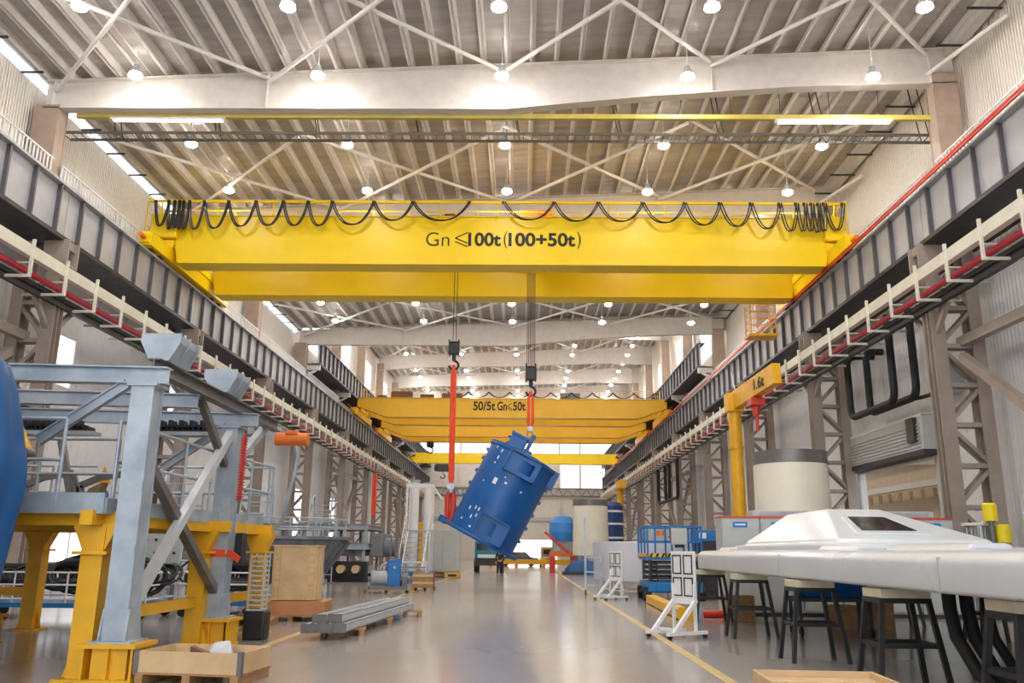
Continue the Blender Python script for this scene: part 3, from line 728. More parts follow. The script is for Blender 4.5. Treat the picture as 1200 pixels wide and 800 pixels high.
for k in range(22): m.bx(CX+.16, CX+.24, 14.58, 14.72, 2.4+k*.05, 2.42+k*.05)
m.build('red_strip', K['rail'], t, world=True)

# ---- yellow work platform
t = T('work_platform', 'yellow legged work platform with grey deck and tubular guard rails', 'work platform', (-7.5, 14, 0))
LEG = [(-5.45, 11.0), (-5.45, 14.6), (-5.2, 17.0), (-9.7, 17.2), (-9.7, 11.0), (-13, 17.2)]
for x, y in LEG:
    m = M().bx(x-.14, x+.14, y-.14, y+.14, .03, 1.85); m.bx(x-.22, x+.22, y-.22, y+.22, 1.5, 1.54); m.bx(x-.26, x+.26, y-.26, y+.26, 0, .03)
    for d in (-1, 1): m.prism([(x+d*.14, .03), (x+d*.25, .03), (x+d*.14, .35)], 'y', y-.01, y+.01)
    m.prism([(x-.14, 1.55), (x+.14, 1.55), (x+.3, 1.88), (x-.3, 1.88)], 'y', y-.12, y+.12)
    m.build('leg', K['yelf'], t, world=True)
m = M()
for (x0, y0, x1, y1) in ((-5.45, 10.6, -5.25, 17.4), (-9.7, 10.6, -9.7, 17.4)): m.bar((x0, y0, 1.95), (x1, y1, 1.95), .16, .18)
for y in (11, 14.6, 17.1): m.bar((-13.2, y, 1.95), (-5.0, y, 1.95), .16, .18)
m.build('deck_frame', K['yelf'], t, world=True)
for a, b in (((-5.45, 11.1, .72), (-5.45, 14.5, .72)), ((-5.4, 14.7, .72), (-5.2, 16.9, .72)), ((-13, 17.2, .72), (-9.8, 17.2, .72))): M().bar(a, b, .08, .16).build('tie_rail', K['yelf'], t, world=True)
m = M().bx(-13.4, -5.3, 10.7, 17.3, 2.04, 2.09); m.build('deck', K['brown'], t, world=True)
m = M().bx(-13.4, -5.28, 10.66, 10.7, 2.0, 2.26).bx(-5.3, -5.26, 10.7, 17.3, 2.0, 2.2).bx(-13.4, -5.28, 17.3, 17.34, 2.0, 2.26)
m.build('toe_board', K['galv'], t, world=True)
def rail(m, p, q, n, h=1.1, z=2.1, r=.024):
    p, q = Vector(p), Vector(q)
    for k in range(n+1):
        c = p+(q-p)*k/n; m.cyl((c.x, c.y, z), (c.x, c.y, z+h), r, n=8)
    for hh in (h, h*.52): m.cyl((p.x, p.y, z+hh), (q.x, q.y, z+hh), r, n=8)
for p, q, n in (((-13.2, 10.68), (-5.9, 10.68), 6), ((-5.3, 10.9), (-5.3, 14.3), 3), ((-5.25, 14.9), (-5.1, 17.2), 2), ((-5.2, 17.3), (-9.6, 17.3), 4), ((-9.7, 17.3), (-13, 17.3), 3), ((-8.6, 12.8), (-6.2, 12.8), 2)):
    m = M(); rail(m, (p[0], p[1], 0), (q[0], q[1], 0), n); m.build('guard_rail', K['galv'], t, world=True)
m = M().tube([(-4.95, 17.1, 2.0), (-4.8, 17.0, 2.1), (-4.6, 16.9, 3.0), (-4.55, 16.9, 3.4), (-4.7, 17.0, 3.8), (-5.0, 17.1, 3.85)], .04, 8)
m.build('ladder_hoop', K['galv'], t, world=True)
m = M().bx(-4.9, -4.35, 16.6, 16.75, 3.62, 3.82).cyl((-4.95, 16.68, 3.72), (-4.3, 16.68, 3.72), .13, n=12).bx(-4.75, -4.5, 16.55, 16.8, 3.8, 3.88)
tag(m.build('hoist_motor', K['orange'], None, bev=.02), 'orange hoist motor at the end of the galvanised steel frame', 'hoist motor')

# safety signs on the far rail
t = T('safety_sign', 'yellow and blue safety sign board on the platform rail', 'sign', (-8.6, 17.2, 2.3))
M().bx(-8.75, -8.42, 17.22, 17.24, 2.35, 3.25).build('board', K['white'], t, world=True)
m = M().prism([(-8.73, 2.86), (-8.44, 2.86), (-8.585, 3.2)], 'y', 17.205, 17.215); m.build('warning_triangle', K['yelf'], t, world=True)
M().bx(-8.6, -8.57, 17.19, 17.2, 2.94, 3.08).build('mark', K['ink'], t, world=True)
M().cyl((-8.585, 17.2, 2.6), (-8.585, 17.22, 2.6), .14, n=24).build('blue_disc', K['label'], t, world=True)
M().cyl((-8.585, 17.19, 2.65), (-8.585, 17.2, 2.65), .045, n=12).bx(-8.63, -8.54, 17.19, 17.2, 2.5, 2.6).build('mark', K['white'], t, world=True)

# articulated grey mechanism on the deck
t = T('clamp_arm', 'jointed grey clamp arms with yellow jaw lying on the platform deck', 'clamp arm', (-7.4, 13.5, 2.1))
m = M()
for d in (0, .9):
    P = [(-8.0+d, 13.6, 2.15), (-8.05+d, 13.6, 2.55), (-7.75+d, 13.6, 2.68), (-7.3+d, 13.6, 2.75), (-7.15+d, 13.6, 2.3)]
    for a, b in zip(P, P[1:]): m.bar(a, b, .06, .1)
m.bar((-7.6, 13.6, 3.4), (-7.2, 13.6, 2.1), .08, .1).build('arm', K['galvd'], t, world=True)
M().prism([(-7.1, 2.3), (-6.8, 2.35), (-6.75, 2.6), (-6.95, 2.5)], 'y', 13.5, 13.7).bx(-7.0, -6.6, 13.5, 13.7, 2.1, 2.25).build('jaw', mat('dull_olive', '8d8258', .6), t, world=True)
t = T('pull_lever', 'yellow slanting lever arm hanging in the galvanised frame', 'lever', (-7.4, 12.2, 2.8))
M().bar((-7.9, 12.3, 3.95), (-7.3, 12.2, 2.9), .13, .18).build('arm', K['yelf'], t, world=True)
M().cyl((-7.3, 12.1, 2.9), (-7.3, 12.3, 2.9), .11, n=12).build('pivot', K['galvd'], t, world=True)

# ---- tarpaulin covered machine at the picture edge
m = M(); rnd = random.Random(3); prof = []
nz, na = 16, 40; vs = []
for i in range(nz+1):
    z = 1.15+i*(4.05-1.15)/nz; f = i/nz
    ex = .96-.32*max(0, f-.45)/.55-.12*max(0, .4-f)/.4
    for k in range(na):
        a = 2*PI*k/na; r = 1/max(abs(math.cos(a))**2.6+abs(math.sin(a))**2.6, .01)**(1/2.6)
        w = 1+.06*math.sin(5*a+f*2)*(1-f*.5)+.04*math.sin(11*a-f*3)+.015*rnd.uniform(-1, 1)
        vs.append((-6.93+1.12*r*ex*w*math.cos(a), 9.65+.72*r*ex*w*math.sin(a), z-(.12*math.sin(4*a)+.1*math.sin(9*a) if i == 0 else 0)-(.25*(1+math.cos(a-.4))*.5 if i > nz-4 else 0)*(i-nz+4)/4))
fs = [(i*na+k, i*na+(k+1) % na, (i+1)*na+(k+1) % na, (i+1)*na+k) for i in range(nz) for k in range(na)] + [tuple(range(nz*na, (nz+1)*na))]
t = T('covered_machine', 'tall machine wrapped in a blue tarpaulin beside the yellow work platform', 'covered machine', (-6.9, 9.65, 0))
M().add(vs, fs, True).build('tarpaulin', K['tarp'], t, world=True, sub=1)
m = M().bx(-7.9, -6.4, 8.8, 9.8, .9, 1.3).bx(-7.8, -6.3, 8.9, 9.7, 0, .14)
for x in (-7.7, -6.6):
    for y in (8.95, 9.65): m.bx(x-.07, x+.07, y-.07, y+.07, .1, 1.0)
m.build('base_frame', K['cast'], t, world=True)
M().tube([(-6.25, 9.3, 1.35), (-6.0, 9.2, 1.4), (-5.9, 9.3, 1.5)], .03, 6).build('strap', K['green'], t, world=True)

# ---- carts loaded with black cables
def cart(x0, x1, y, label, seed, w=1.6):
    t = T('cable_cart', label, 'cart', ((x0+x1)/2, y, 0)); r = random.Random(seed)
    M().bx(x0, x1, y-w/2, y+w/2, .26, .36).build('bed', K['blue2'], t, world=True)
    for x in (x0+.15, x1-.15):
        for d in (-1, 1):
            M().cyl((x, y+d*(w/2-.1)-.03, .12), (x, y+d*(w/2-.1)+.03, .12), .12, n=14).bx(x-.04, x+.04, y+d*(w/2-.1)-.05, y+d*(w/2-.1)+.05, .14, .27).build('castor', K['black'], t, world=True)
    m = M()
    for d in (-1, 1):
        for z in (.45, .75, 1.02): m.cyl((x0, y+d*w/2, z), (x1, y+d*w/2, z), .022, n=6)
        n = int((x1-x0)/.55)
        for k in range(n+1): m.cyl((x0+(x1-x0)*k/n, y+d*w/2, .36), (x0+(x1-x0)*k/n, y+d*w/2, 1.02), .02, n=6)
    for x in (x0, x1):
        for z in (.45, .75, 1.02): m.cyl((x, y-w/2, z), (x, y+w/2, z), .022, n=6)
    m.build('rail', K['white'], t, world=True)
    for i in range(10):
        m = M(); cx = r.uniform(x0+.5, x1-.5); cy = y+r.uniform(-.4, .4); R = r.uniform(.45, .75); tl = r.uniform(.5, 1.45); az = r.uniform(0, PI)
        for c in range(6):
            R2 = R*r.uniform(.8, 1.08); pts = []
            ox, oz = r.uniform(-.15, .15), r.uniform(-.05, .1)
            for k in range(20):
                a = 2*PI*k/20; u, v = R2*math.cos(a)*1.25, R2*math.sin(a)*.62
                pts.append((cx+ox+u*math.cos(az*.25), cy+u*math.sin(az*.25)*.4+v*math.cos(tl), max(.42, .92+oz+v*math.sin(tl)+.04*math.sin(3*a))))
            m.tube(pts, .03, 6, closed=True)
        tag(m.build('cable_coil', K['cable'], None), COILS.pop(0), 'cable', 'black cable coils on the carts')
    return t
COILS = ['black cable coil on the %s, %s of its heap' % (w, ORD[i]) for w in ('cart under the platform', 'cart behind the portal') for i in range(10)]
cart(-12.6, -8.4, 20.2, 'blue cable cart with white rails under the yellow work platform', 5)
cart(-8.2, -6.35, 21.4, 'blue cable cart heaped with cables behind the galvanised frame', 8)
m = M().bx(-9.9, -8.85, 22.2, 22.26, 1.15, 2.45)
t = T('drilled_plate', 'pale steel plate with rows of holes standing behind the cable cart', 'steel plate', (-9.3, 22.2, 0))
m.build('plate', K['cab'], t, world=True, bev=.02)
for i in range(12):
    x, z = -9.75+(i % 4)*.25, 1.45+(i//4)*.33
    M().cyl((x, 22.17, z), (x, 22.21, z), .035, n=10).build('hole', K['black'], t, world=True)
m = M()
for x in (-9.8, -8.95): m.bx(x-.05, x+.05, 22.15, 22.5, 0, 1.2)
m.build('support', K['cast'], t, world=True)
tag(M().cyl((-11.3, 22.6, 0), (-10.9, 22.6, 2.2), .07, n=10).bx(-11.45, -11.15, 22.45, 22.75, 0, .06).build('red_pole', K['red'], None), 'slanting red pole leaning behind the blue railed cable cart', 'pole')
# grey mesh basket beside the second frame column, red bucket, small pallet
t = T('wire_basket', 'tall grey mesh basket standing beside the second galvanised column', 'basket', (-4.75, 15.9, 0))
m = M()
for k in range(12):
    z = .5+k*.085; m.bx(-4.95, -4.7, 15.75, 16.05, z, z+.03)
for x in (-4.95, -4.7):
    for y in (15.75, 16.05): m.bx(x-.012, x+.012, y-.012, y+.012, .3, 1.5)
m.build('mesh', K['cab'], t, world=True); M().bx(-5.0, -4.62, 15.7, 16.1, 0, .5).build('base', K['black'], t, world=True, bev=.03)
t = T('bucket', 'small red bucket on the floor beside the yellow platform leg', 'bucket', (-5.75, 18.6, 0))
M().lathe([(0, .02), (.11, .0), (.15, .3), (.14, .3), (.1, .03), (0, .03)], n=16).build('pail', K['red'], t)
M().tube([(.15*math.cos(a), 0, .3+.12*math.sin(a)) for a in [i*PI/8 for i in range(9)]], .008, 5).build('handle', K['steel'], t)

# ---- pallets, crates
def pallet(x, y, label, rz=0, w=1.2, d=.8, grp=None):
    t = T('pallet', label, 'pallet', (x, y, 0), rz)
    m = M()
    for k in range(7): m.bx(-w/2, w/2, -d/2+k*(d-.1)/6, -d/2+.1+k*(d-.1)/6, .11, .135)
    m.build('deck_boards', K['pallet'], t)
    for k in (-1, 0, 1): M().bx(k*(w/2-.07)-.05, k*(w/2-.07)+.05, -d/2, d/2, .0, .11).build('runner', K['pallet'], t)
    return t
pallet(-3.95, 11.05, 'pallet under the open plywood tray box beside the yellow plinth', -.12, 1.35, .9)
t = T('tray_box', 'open low plywood tray box on a pallet near the yellow plinth', 'box', (-3.95, 11.05, .135), -.12)
for a, b, c, d in ((-.66, .66, -.44, -.41), (-.66, .66, .41, .44), (-.66, -.63, -.41, .41), (.63, .66, -.41, .41)): M().bx(a, b, c, d, 0, .24).build('side_board', K['ply'], t)
M().bx(-.63, .63, -.41, .41, 0, .02).build('floor_board', K['ply'], t)
for sx in (-1, 1): M().bx(sx*.66-.03, sx*.66+.03, -.455, -.40, -.02, .26).build('corner_post', K['galvd'], t)
m = M().add([(-.1, .1, .02), (.35, .05, .02), (.3, .3, .02), (-.15, .3, .02), (.05, .12, .3), (.25, .14, .33), (.22, .26, .27), (.0, .25, .25)], [(0,1,5,4),(1,2,6,5),(2,3,7,6),(3,0,4,7),(4,5,6,7)])
tag(m.build('plastic_bag', K['clear'], None, loc=(-3.95, 11.05, .14), bev=.03), 'crumpled clear plastic bag lying in the plywood tray box', 'plastic bag')
t = T('block', 'dark scrap block lying in the plywood tray box', 'block', (-4.05, 11.1, .2))
M().prism([(-.1, 0), (.12, 0), (.12, .12), (-.1, .2)], 'y', -.06, .06).build('body', K['brown'], t, bev=.008)

pallet(-5.25, 20.3, 'pallet under the tall plywood crate', .08, 1.9, 1.3)
t = T('crate', 'tall pale plywood crate with battens and red brown base, on a pallet', 'crate', (-5.25, 20.3, .135), .08)
M().bx(-.5, .5, -.5, .5, .32, 1.52).build('panel', K['ply'], t)
for x in (-.4, .38): M().bx(x-.06, x+.06, -.53, -.5, .32, 1.52).build('batten', K['wood'], t)
M().bx(.5, .53, -.2, -.08, .32, 1.52).bx(-.53, .53, -.52, .52, 1.5, 1.54).build('lid', K['ply'], t)
M().bx(-.9, .75, -.6, .6, 0, .3).build('base_box', mat('reddish_ply', 'c48a5c', .65, var=.1), t, bev=.01)
pallet(-6.1, 19.0, 'low pallet of dark scrap in front of the tall plywood crate', .1, 1.5, .9)
t = T('scrap_bundle', 'dark red rag and bars heaped on the low pallet by the tall crate', 'scrap', (-5.9, 19.0, .135), .1)
M().bx(-.7, -.1, -.3, .2, 0, .07).bx(-.75, -.3, -.1, .3, .07, .11).build('bars', K['dark'], t)
vs = [(.1+.3*math.cos(a)*(1-i*.28), .22*math.sin(a)*(1-i*.28), i*.06+.015*math.sin(a*5)) for i in range(4) for a in [k*PI/6 for k in range(12)]]
M().add(vs, [(i*12+k, i*12+(k+1) % 12, (i+1)*12+(k+1) % 12, (i+1)*12+k) for i in range(3) for k in range(12)] + [tuple(range(36, 48))], True).build('rag', mat('dark_red_cloth', '7c1f2b', .8), t)

# ---- bundle of steel profiles on two pallets
for y, l in ((16.9, 'small pallet under the near end of the long steel profiles'), (19.4, 'small pallet under the middle of the long steel profiles'), (21.7, 'small pallet under the far end of the long steel profiles')):
    pallet(-3.3+(y-19)*.06+(.25 if y > 20 else 0), y, l, .15, .85, .6)
for i, (dx, z, L) in enumerate(((-.27, .14, 6.0), (-.01, .14, 6.3), (.25, .14, 6.4), (-.14, .285, 5.9), (.12, .285, 6.2))):
    t = T('steel_profile', 'long grey steel channel on small pallets, %s' % ['lower one nearest the crate', 'middle of the lower layer', 'lower one nearest the aisle', 'upper one nearest the crate', 'upper one nearest the aisle'][i], 'steel profile', (-3.55+dx, 15.7+.1*i, z), -.07, 'long steel profiles on the floor')
    w, h = .22, .14
    m = M().bx(-w/2, w/2, 0, L, 0, .02).bx(-w/2, -w/2+.02, 0, L, 0, h).bx(w/2-.02, w/2, 0, L, 0, h).bx(-w/2, -w/2+.07, 0, L, h-.02, h).bx(w/2-.07, w/2, 0, L, h-.02, h)
    m.build('channel', K['bright'], t)
    M().bx(-w/2-.02, w/2+.02, -.02, 0, -.01, h+.01).build('end_plate', K['galvd'], t)
# ---- pallet with blue motor set
pallet(-5.1, 33.0, 'pallet under the small blue pump set', .25, 1.7, 1.1)
t = T('pump_set', 'small blue pump set with grey motor on a pallet', 'pump', (-5.1, 33.0, .135), .25)
M().bx(-.7, .7, -.4, .4, 0, .12).build('bedplate', K['cast'], t)
M().cyl((-.65, 0, .4), (-.05, 0, .4), .26, n=20).build('motor', K['casl'], t)
m = M().bx(-.05, .45, -.25, .25, .1, .95).prism([(-.1, .7), (.5, .9), (.45, 1.15), (0, 1.05)], 'y', -.22, .22); m.build('pump_body', K['blue2'], t, bev=.04)
M().cyl((.45, 0, .4), (.75, 0, .4), .2, n=16).bx(.5, .7, -.3, .3, .1, .5).build('gearbox', K['cast'], t, bev=.03)
M().cyl((.2, -.35, .8), (.2, .35, .8), .05, n=8).tube([(-.3, .2, .66), (-.2, .3, .9), (.1, .3, 1.0)], .04, 8).build('pipe', K['steel'], t)
pallet(-4.0, 35.4, 'small brown pallet beyond the blue pump set', 0, .9, .9)
t = T('wooden_box', 'brown wooden box on the small pallet beyond the pump set', 'box', (-4.0, 35.4, .135))
M().bx(-.4, .4, -.4, .4, 0, .55).build('body', K['pallet'], t, bev=.01)
for z in (.12, .4): M().bx(-.42, .42, -.42, -.4, z, z+.09).build('batten', K['wood'], t)

# ---- grey castings
t = T('grey_hull', 'broad grey tapered steel hull lying on stands behind the tall crate', 'turbine frame', (-8.6, 30.5, 0))
m = M(); n = 40
prof = [(1.15, .55), (1.5, .75), (2.0, 1.35), (2.35, 1.75), (2.35, 1.9), (2.5, 1.9), (2.5, 2.0), (2.2, 2.0), (2.2, 1.8), (1.9, 1.4), (1.0, .7)]
m.lathe(prof, n=n); m.build('shell', K['cast'], t)
m = M()
for k in range(24):
    a = k*2*PI/24; m.bar((1.6*math.cos(a), 1.6*math.sin(a), .8), (2.4*math.cos(a), 2.4*math.sin(a), 1.85), .05, .16)
m.build('rib', K['cast'], t)
m = M()
for z in (2.3, 2.6): m.tube([(2.3*math.cos(a), 2.3*math.sin(a), z) for a in [k*2*PI/32 for k in range(32)]], .025, 6, closed=True)
for k in range(16):
    a = k*2*PI/16; m.cyl((2.3*math.cos(a), 2.3*math.sin(a), 2.0), (2.3*math.cos(a), 2.3*math.sin(a), 2.6), .025, n=6)
m.build('guard_rail', K['galv'], t)
for k in range(4):
    a = PI/4+k*PI/2; M().bx(1.2*math.cos(a)-.15, 1.2*math.cos(a)+.15, 1.2*math.sin(a)-.15, 1.2*math.sin(a)+.15, 0, .7).build('stand', K['dark'], t)
t = T('bed_frame', 'long grey steel bed frame with open bays raised on posts behind the pump set', 'turbine frame', (-10.1, 46, 0))
m = M()
for y in (-2.2, 2.2):
    m.ibar((-3.4, y, 2.7), (2.2, y, 2.7), .3, .3).ibar((-3.4, y, 1.75), (2.2, y, 1.75), .3, .35)
    for k in range(6): m.bx(-3.4+k*1.1-.06, -3.4+k*1.1+.06, y-.1, y+.1, 1.75, 2.7)
for x in (-3.4, -1.5, .4, 2.2): m.ibar((x, -2.2, 2.7), (x, 2.2, 2.7), .25, .25).ibar((x, -2.2, 1.75), (x, 2.2, 1.75), .25, .3)
m.bx(-3.3, 2.1, -2.1, 2.1, 2.55, 2.6)
m.build('frame', K['casl'], t)
m = M().bx(-3.2, 1.9, -1.9, 1.9, 1.25, 1.75)
for k in range(9): m.cyl((-2.9+k*.58, -2.05, 1.45), (-2.9+k*.58, -1.9, 1.45), .2, n=12)
m.build('underbelly', K['cast'], t)
for x in (-3.2, -1.4, .4, 2.0):
    for y in (-2, 2): M().bx(x-.07, x+.07, y-.07, y+.07, .02, 1.6).bx(x-.2, x+.2, y-.2, y+.2, 0, .03).build('post', K['galv'], t)
for y in (-2.4, 2.2): M().bx(-3.4, 2.2, y, y+.2, .12, .3).build('skid', K['dark'], t)
M().bx(2.2, 2.9, -1.6, 1.6, 1.2, 2.4).cyl((2.9, -.8, 1.7), (3.2, -.8, 1.7), .5, n=20).cyl((2.9, .8, 1.7), (3.2, .8, 1.7), .5, n=20).build('gear_housing', K['cast'], t, bev=.06)
t = T('crate', 'dark open crate with two tan rolls under the grey bed frame', 'crate', (-8.6, 43.0, 0))
M().bx(-1.0, .9, -.3, .3, 0, .1).bx(-1, -.9, -.3, .3, .1, 1.0).bx(.8, .9, -.3, .3, .1, 1).bx(-1, .9, .25, .3, .1, 1).build('shell', K['black'], t)
for x in (-.4, .35): M().cyl((x, -.28, .62), (x, .2, .62), .2, n=16).build('roll', K['ply'], t)
t = T('second_frame', 'low grey steel frame farther left behind the tapered hull', 'turbine frame', (-12.7, 37, 0))
m = M()
for y in (-1.5, 1.5): m.ibar((-2.2, y, 1.9), (2.4, y, 1.9), .3, .35)
for x in (-2.2, -.7, .8, 2.3): m.ibar((x, -1.5, 1.9), (x, 1.5, 1.9), .25, .3)
m.build('frame', K['casl'], t); M().bx(-1.8, 2, -1.2, 1.2, 1.1, 1.8).build('body', K['cast'], t, bev=.05)
for x in (-2, 2):
    for y in (-1.3, 1.3): M().bx(x-.12, x+.12, y-.12, y+.12, 0, 1.75).build('leg', K['galvd'], t)
t['label'] = 'low grey steel frame on four legs behind the tapered hull'; t.name = 'machine_frame'

# ---- white stair tower
t = T('stair_tower', 'white mobile stair with landing canopy beside the grey bed frame', 'stairs', (-5.9, 47.5, 0))
for s in (-.55, .55): M().bar((s, -1.3, .55), (s, .9, 2.6), .07, .16).build('stringer', K['white'], t)
for k in range(8): M().bx(-.55, .55, -1.25+k*.3, -1.0+k*.3, .6+k*.27, .64+k*.27).build('tread', K['galv'], t)
M().bx(-.7, .7, .8, 2.2, 2.6, 2.68).build('landing', K['galv'], t)
m = M()
for x in (-.68, .68):
    for y in (.85, 2.15): m.bx(x-.05, x+.05, y-.05, y+.05, .35, 5.2)
    for z in (3.2, 3.7): m.cyl((x, .85, z), (x, 2.15, z), .03, n=6)
    m.cyl((x, -1.3, 1.5), (x, .85, 3.7), .03, n=6); m.cyl((x, -1.3, .6), (x, -1.3, 1.5), .03, n=6)
m.build('rail', K['white'], t)
m = M().bx(-.75, .75, .78, .86, 5.1, 5.25).bx(-.75, .75, 2.12, 2.2, 5.1, 5.25).bx(-.75, -.67, .8, 2.2, 5.1, 5.25).bx(.67, .75, .8, 2.2, 5.1, 5.25).bar((.7, .85, 5.2), (1.3, .85, 4.4), .08).bar((.7, 2.1, 5.2), (1.3, 2.1, 4.4), .08)
m.build('canopy_frame', K['white'], t)
M().bx(-.9, .9, -1.5, 2.3, .25, .4).build('base', K['blue2'], t)
for x in (-.8, .8):
    for y in (-1.4, 2.2): M().cyl((x-.05, y, .13), (x+.05, y, .13), .13, n=12).build('castor', K['black'], t)
t = T('parts_trolley', 'low blue railed trolley in front of the white mobile stair', 'cart', (-5.75, 44.6, 0))
M().bx(-.85, .85, -.5, .5, .3, .4).bx(-.85, .85, -.5, .5, .7, .74).build('shelf', K['blue2'], t)
m = M()
for x in (-.85, .85):
    for y in (-.5, .5): m.bx(x-.03, x+.03, y-.03, y+.03, .2, 1.0)
for y in (-.5, .5): m.bx(-.85, .85, y-.02, y+.02, .95, 1.0)
for x in (-.85, .85): m.bx(x-.02, x+.02, -.5, .5, .95, 1.0)
m.build('rail', K['white'], t)
for x in (-.7, .7):
    for y in (-.4, .4): M().cyl((x-.03, y, .12), (x+.03, y, .12), .12, n=12).build('castor', K['black'], t)
# tall white posts, cabinet, yellow machine
for x, y, l in ((-6.6, 52, 'grey white process column behind the white mobile stair'), (-6.0, 54, 'slim white process column just right of the mobile stair')):
    t = T('process_column', l, 'column', (x, y, 0)); M().cyl((0, 0, .1), (0, 0, 5.6), .26, n=18).build('shell', K['white'], t); M().bx(-.4, .4, -.4, .4, 0, .1).cyl((0, 0, 5.6), (0, 0, 5.75), .3, n=18).build('flange', K['galv'], t)
t = T('control_cabinet', 'tall grey cabinet behind the lower edge of the hanging drum', 'cabinet', (-4.75, 52.0, .3))
M().bx(-1.0, 1.0, -.4, .4, 0, 2.5).build('body', K['cab'], t, bev=.02)
for x in (-.98, .02): M().bx(x, x+.96, -.43, -.4, .06, 2.44).build('door', K['cab'], t, bev=.01)
t = T('wooden_box', 'reddish brown box under the tall grey cabinet', 'box', (-4.9, 52, 0)); M().bx(-.9, .2, -.5, .5, 0, .29).build('body', K['brown'], t); M().bx(-.92, .22, -.52, -.5, .1, .2).build('batten', K['pallet'], t)
t = T('yellow_block', 'yellow block under the tall grey cabinet', 'block', (-4.2, 52, 0)); M().bx(-.35, .5, -.5, .5, 0, .29).build('body', K['yelf'], t, bev=.04); M().bx(-.2, .3, -.52, -.5, .08, .2).build('plate', K['dark'], t)
t = T('press', 'yellow upright machine behind the stair trolley', 'machine', (-6.9, 55.5, 0)); M().bx(-.6, .6, -.5, .5, 0, .5).bx(-.5, -.25, -.3, .3, .48, 3.2).bx(.25, .5, -.3, .3, .48, 3.2).build('frame', K['yelf'], t, bev=.03)
M().bx(-.6, .6, -.45, .45, 2.6, 3.3).build('head', K['yelf'], t, bev=.05); M().cyl((0, 0, 1.5), (0, 0, 2.6), .15, n=12).build('ram', K['steel'], t)
for x, y, z0, z1, l in ((-13.5, 77, 4.5, 8.3, 'long red sling hanging among the far left lattice columns'),):
    t = T('lifting_sling', l, 'sling', (x, y, z0)); M().tube([(x, y, z1), (x+.1, y, z1-.3), (x+.12, y, z0+.3), (x, y, z0), (x-.12, y, z0+.3), (x-.1, y, z1-.3), (x, y, z1)], .12, 6).build('webbing', K['sling'], t, world=True)
    M().cyl((x, y, z1), (x, y, 9.1), .03, n=6).build('rope', K['rope'], t, world=True)
# wheeled guard hoops / white ladders along the left columns
for i, (x, y) in enumerate(((-11.2, 27.5), (-10.6, 33.5), (-9.6, 40.5))):
    t = T('access_stand', 'tall white tubular access stand by the left columns, %s from the camera' % ORD[i], 'access stand', (x, y, 0))
    m = M()
    for sx in (-.5, .5):
        m.tube([(sx, -.8, .05), (sx, -.4, 2.2), (sx, .1, 3.9), (sx, .6, 4.1), (sx, .8, 3.6), (sx, .8, .05)], .035, 8)
    for k in range(9): m.cyl((-.5, -.75+k*.09, .4+k*.4), (.5, -.75+k*.09, .4+k*.4), .02, n=6)
    for k in range(5): m.cyl((-.5, .8, .4+k*.75), (.5, .8, .4+k*.75), .025, n=6)
    m.build('frame', K['galv'], t)
    M().bx(-.5, .5, -.1, .7, 2.9, 2.95).build('step_plate', K['galv'], t)

# ================================================================== FAR END
t = T('truck', 'turquoise truck parked at the far end behind the hanging drum', 'truck', (-2.5, 64.5, 0))
M().bx(-1.05, 1.05, -.4, 3.6, .75, 1.0).build('chassis', K['dark'], t)
M().bx(-1.05, 1.05, -.3, 1.3, .95, 2.3).build('cab', mat('turquoise_paint', '19808f', .35), t, bev=.12)
M().bx(-.9, .9, -.33, -.28, 1.6, 2.1).build('windscreen', K['glass'], t)
M().bx(-1.1, 1.1, 1.4, 3.7, 1.0, 1.6).build('cargo_bed', mat('turquoise_paint', '19808f', .35), t, bev=.02)
M().bx(-1.08, 1.08, -.45, -.3, .5, .85).build('bumper', K['dark'], t)
M().bx(-.8, .8, -.35, -.31, 1.05, 1.3).build('grille', K['white'], t)
for x in (-.95, .95):
    for y in (.2, 2.8): M().cyl((x-.13, y, .42), (x+.13, y, .42), .42, n=20).build('wheel', K['rubber'], t)
t = T('car', 'dark car parked in the far gate opening', 'car', (-.4, 92, 0))
M().prism([(-2.1, .35), (2.1, .35), (2.15, .8), (1.3, .95), (.8, 1.45), (-.9, 1.45), (-1.5, .95), (-2.15, .85)], 'y', -.85, .85).build('body', mat('dark_car_paint', '3a424c', .25), t, bev=.08)
M().prism([(-1.35, .95), (1.2, .95), (.75, 1.4), (-.85, 1.4)], 'y', -.87, .87).build('window', K['glass'], t)
for x in (-1.35, 1.35):
    for y in (-.8, .8): M().cyl((x, y-.1, .33), (x, y+.1, .33), .33, n=18).build('wheel', K['rubber'], t)
t = T('barrier', 'low yellow barrier beam across the far end of the aisle', 'barrier', (.8, 88.5, 0))
M().bx(-4.3, 4.3, -.2, .2, .25, .75).build('beam', K['yelf'], t, bev=.03)
for x in (-4, -1.4, 1.4, 4): M().bx(x-.15, x+.15, -.4, .4, 0, .25).build('foot', K['orange'], t)
t = T('tow_tractor', 'small tan tow tractor in front of the far gate', 'tractor', (2.6, 90.5, 0))
M().bx(-.7, .7, -.8, 1.2, .3, 1.0).bx(-.65, .65, .2, 1.1, 1.0, 2.0).build('body', K['ply'], t, bev=.08)
M().bx(-.4, .4, -.03, .22, 1.25, 1.75).bx(-.3, .3, -.84, -.78, .5, .8).build('window', K['glass'], t)
for x in (-.65, .65):
    for y in (-.4, .8): M().cyl((x-.1, y, .3), (x+.1, y, .3), .3, n=16).build('wheel', K['rubber'], t)

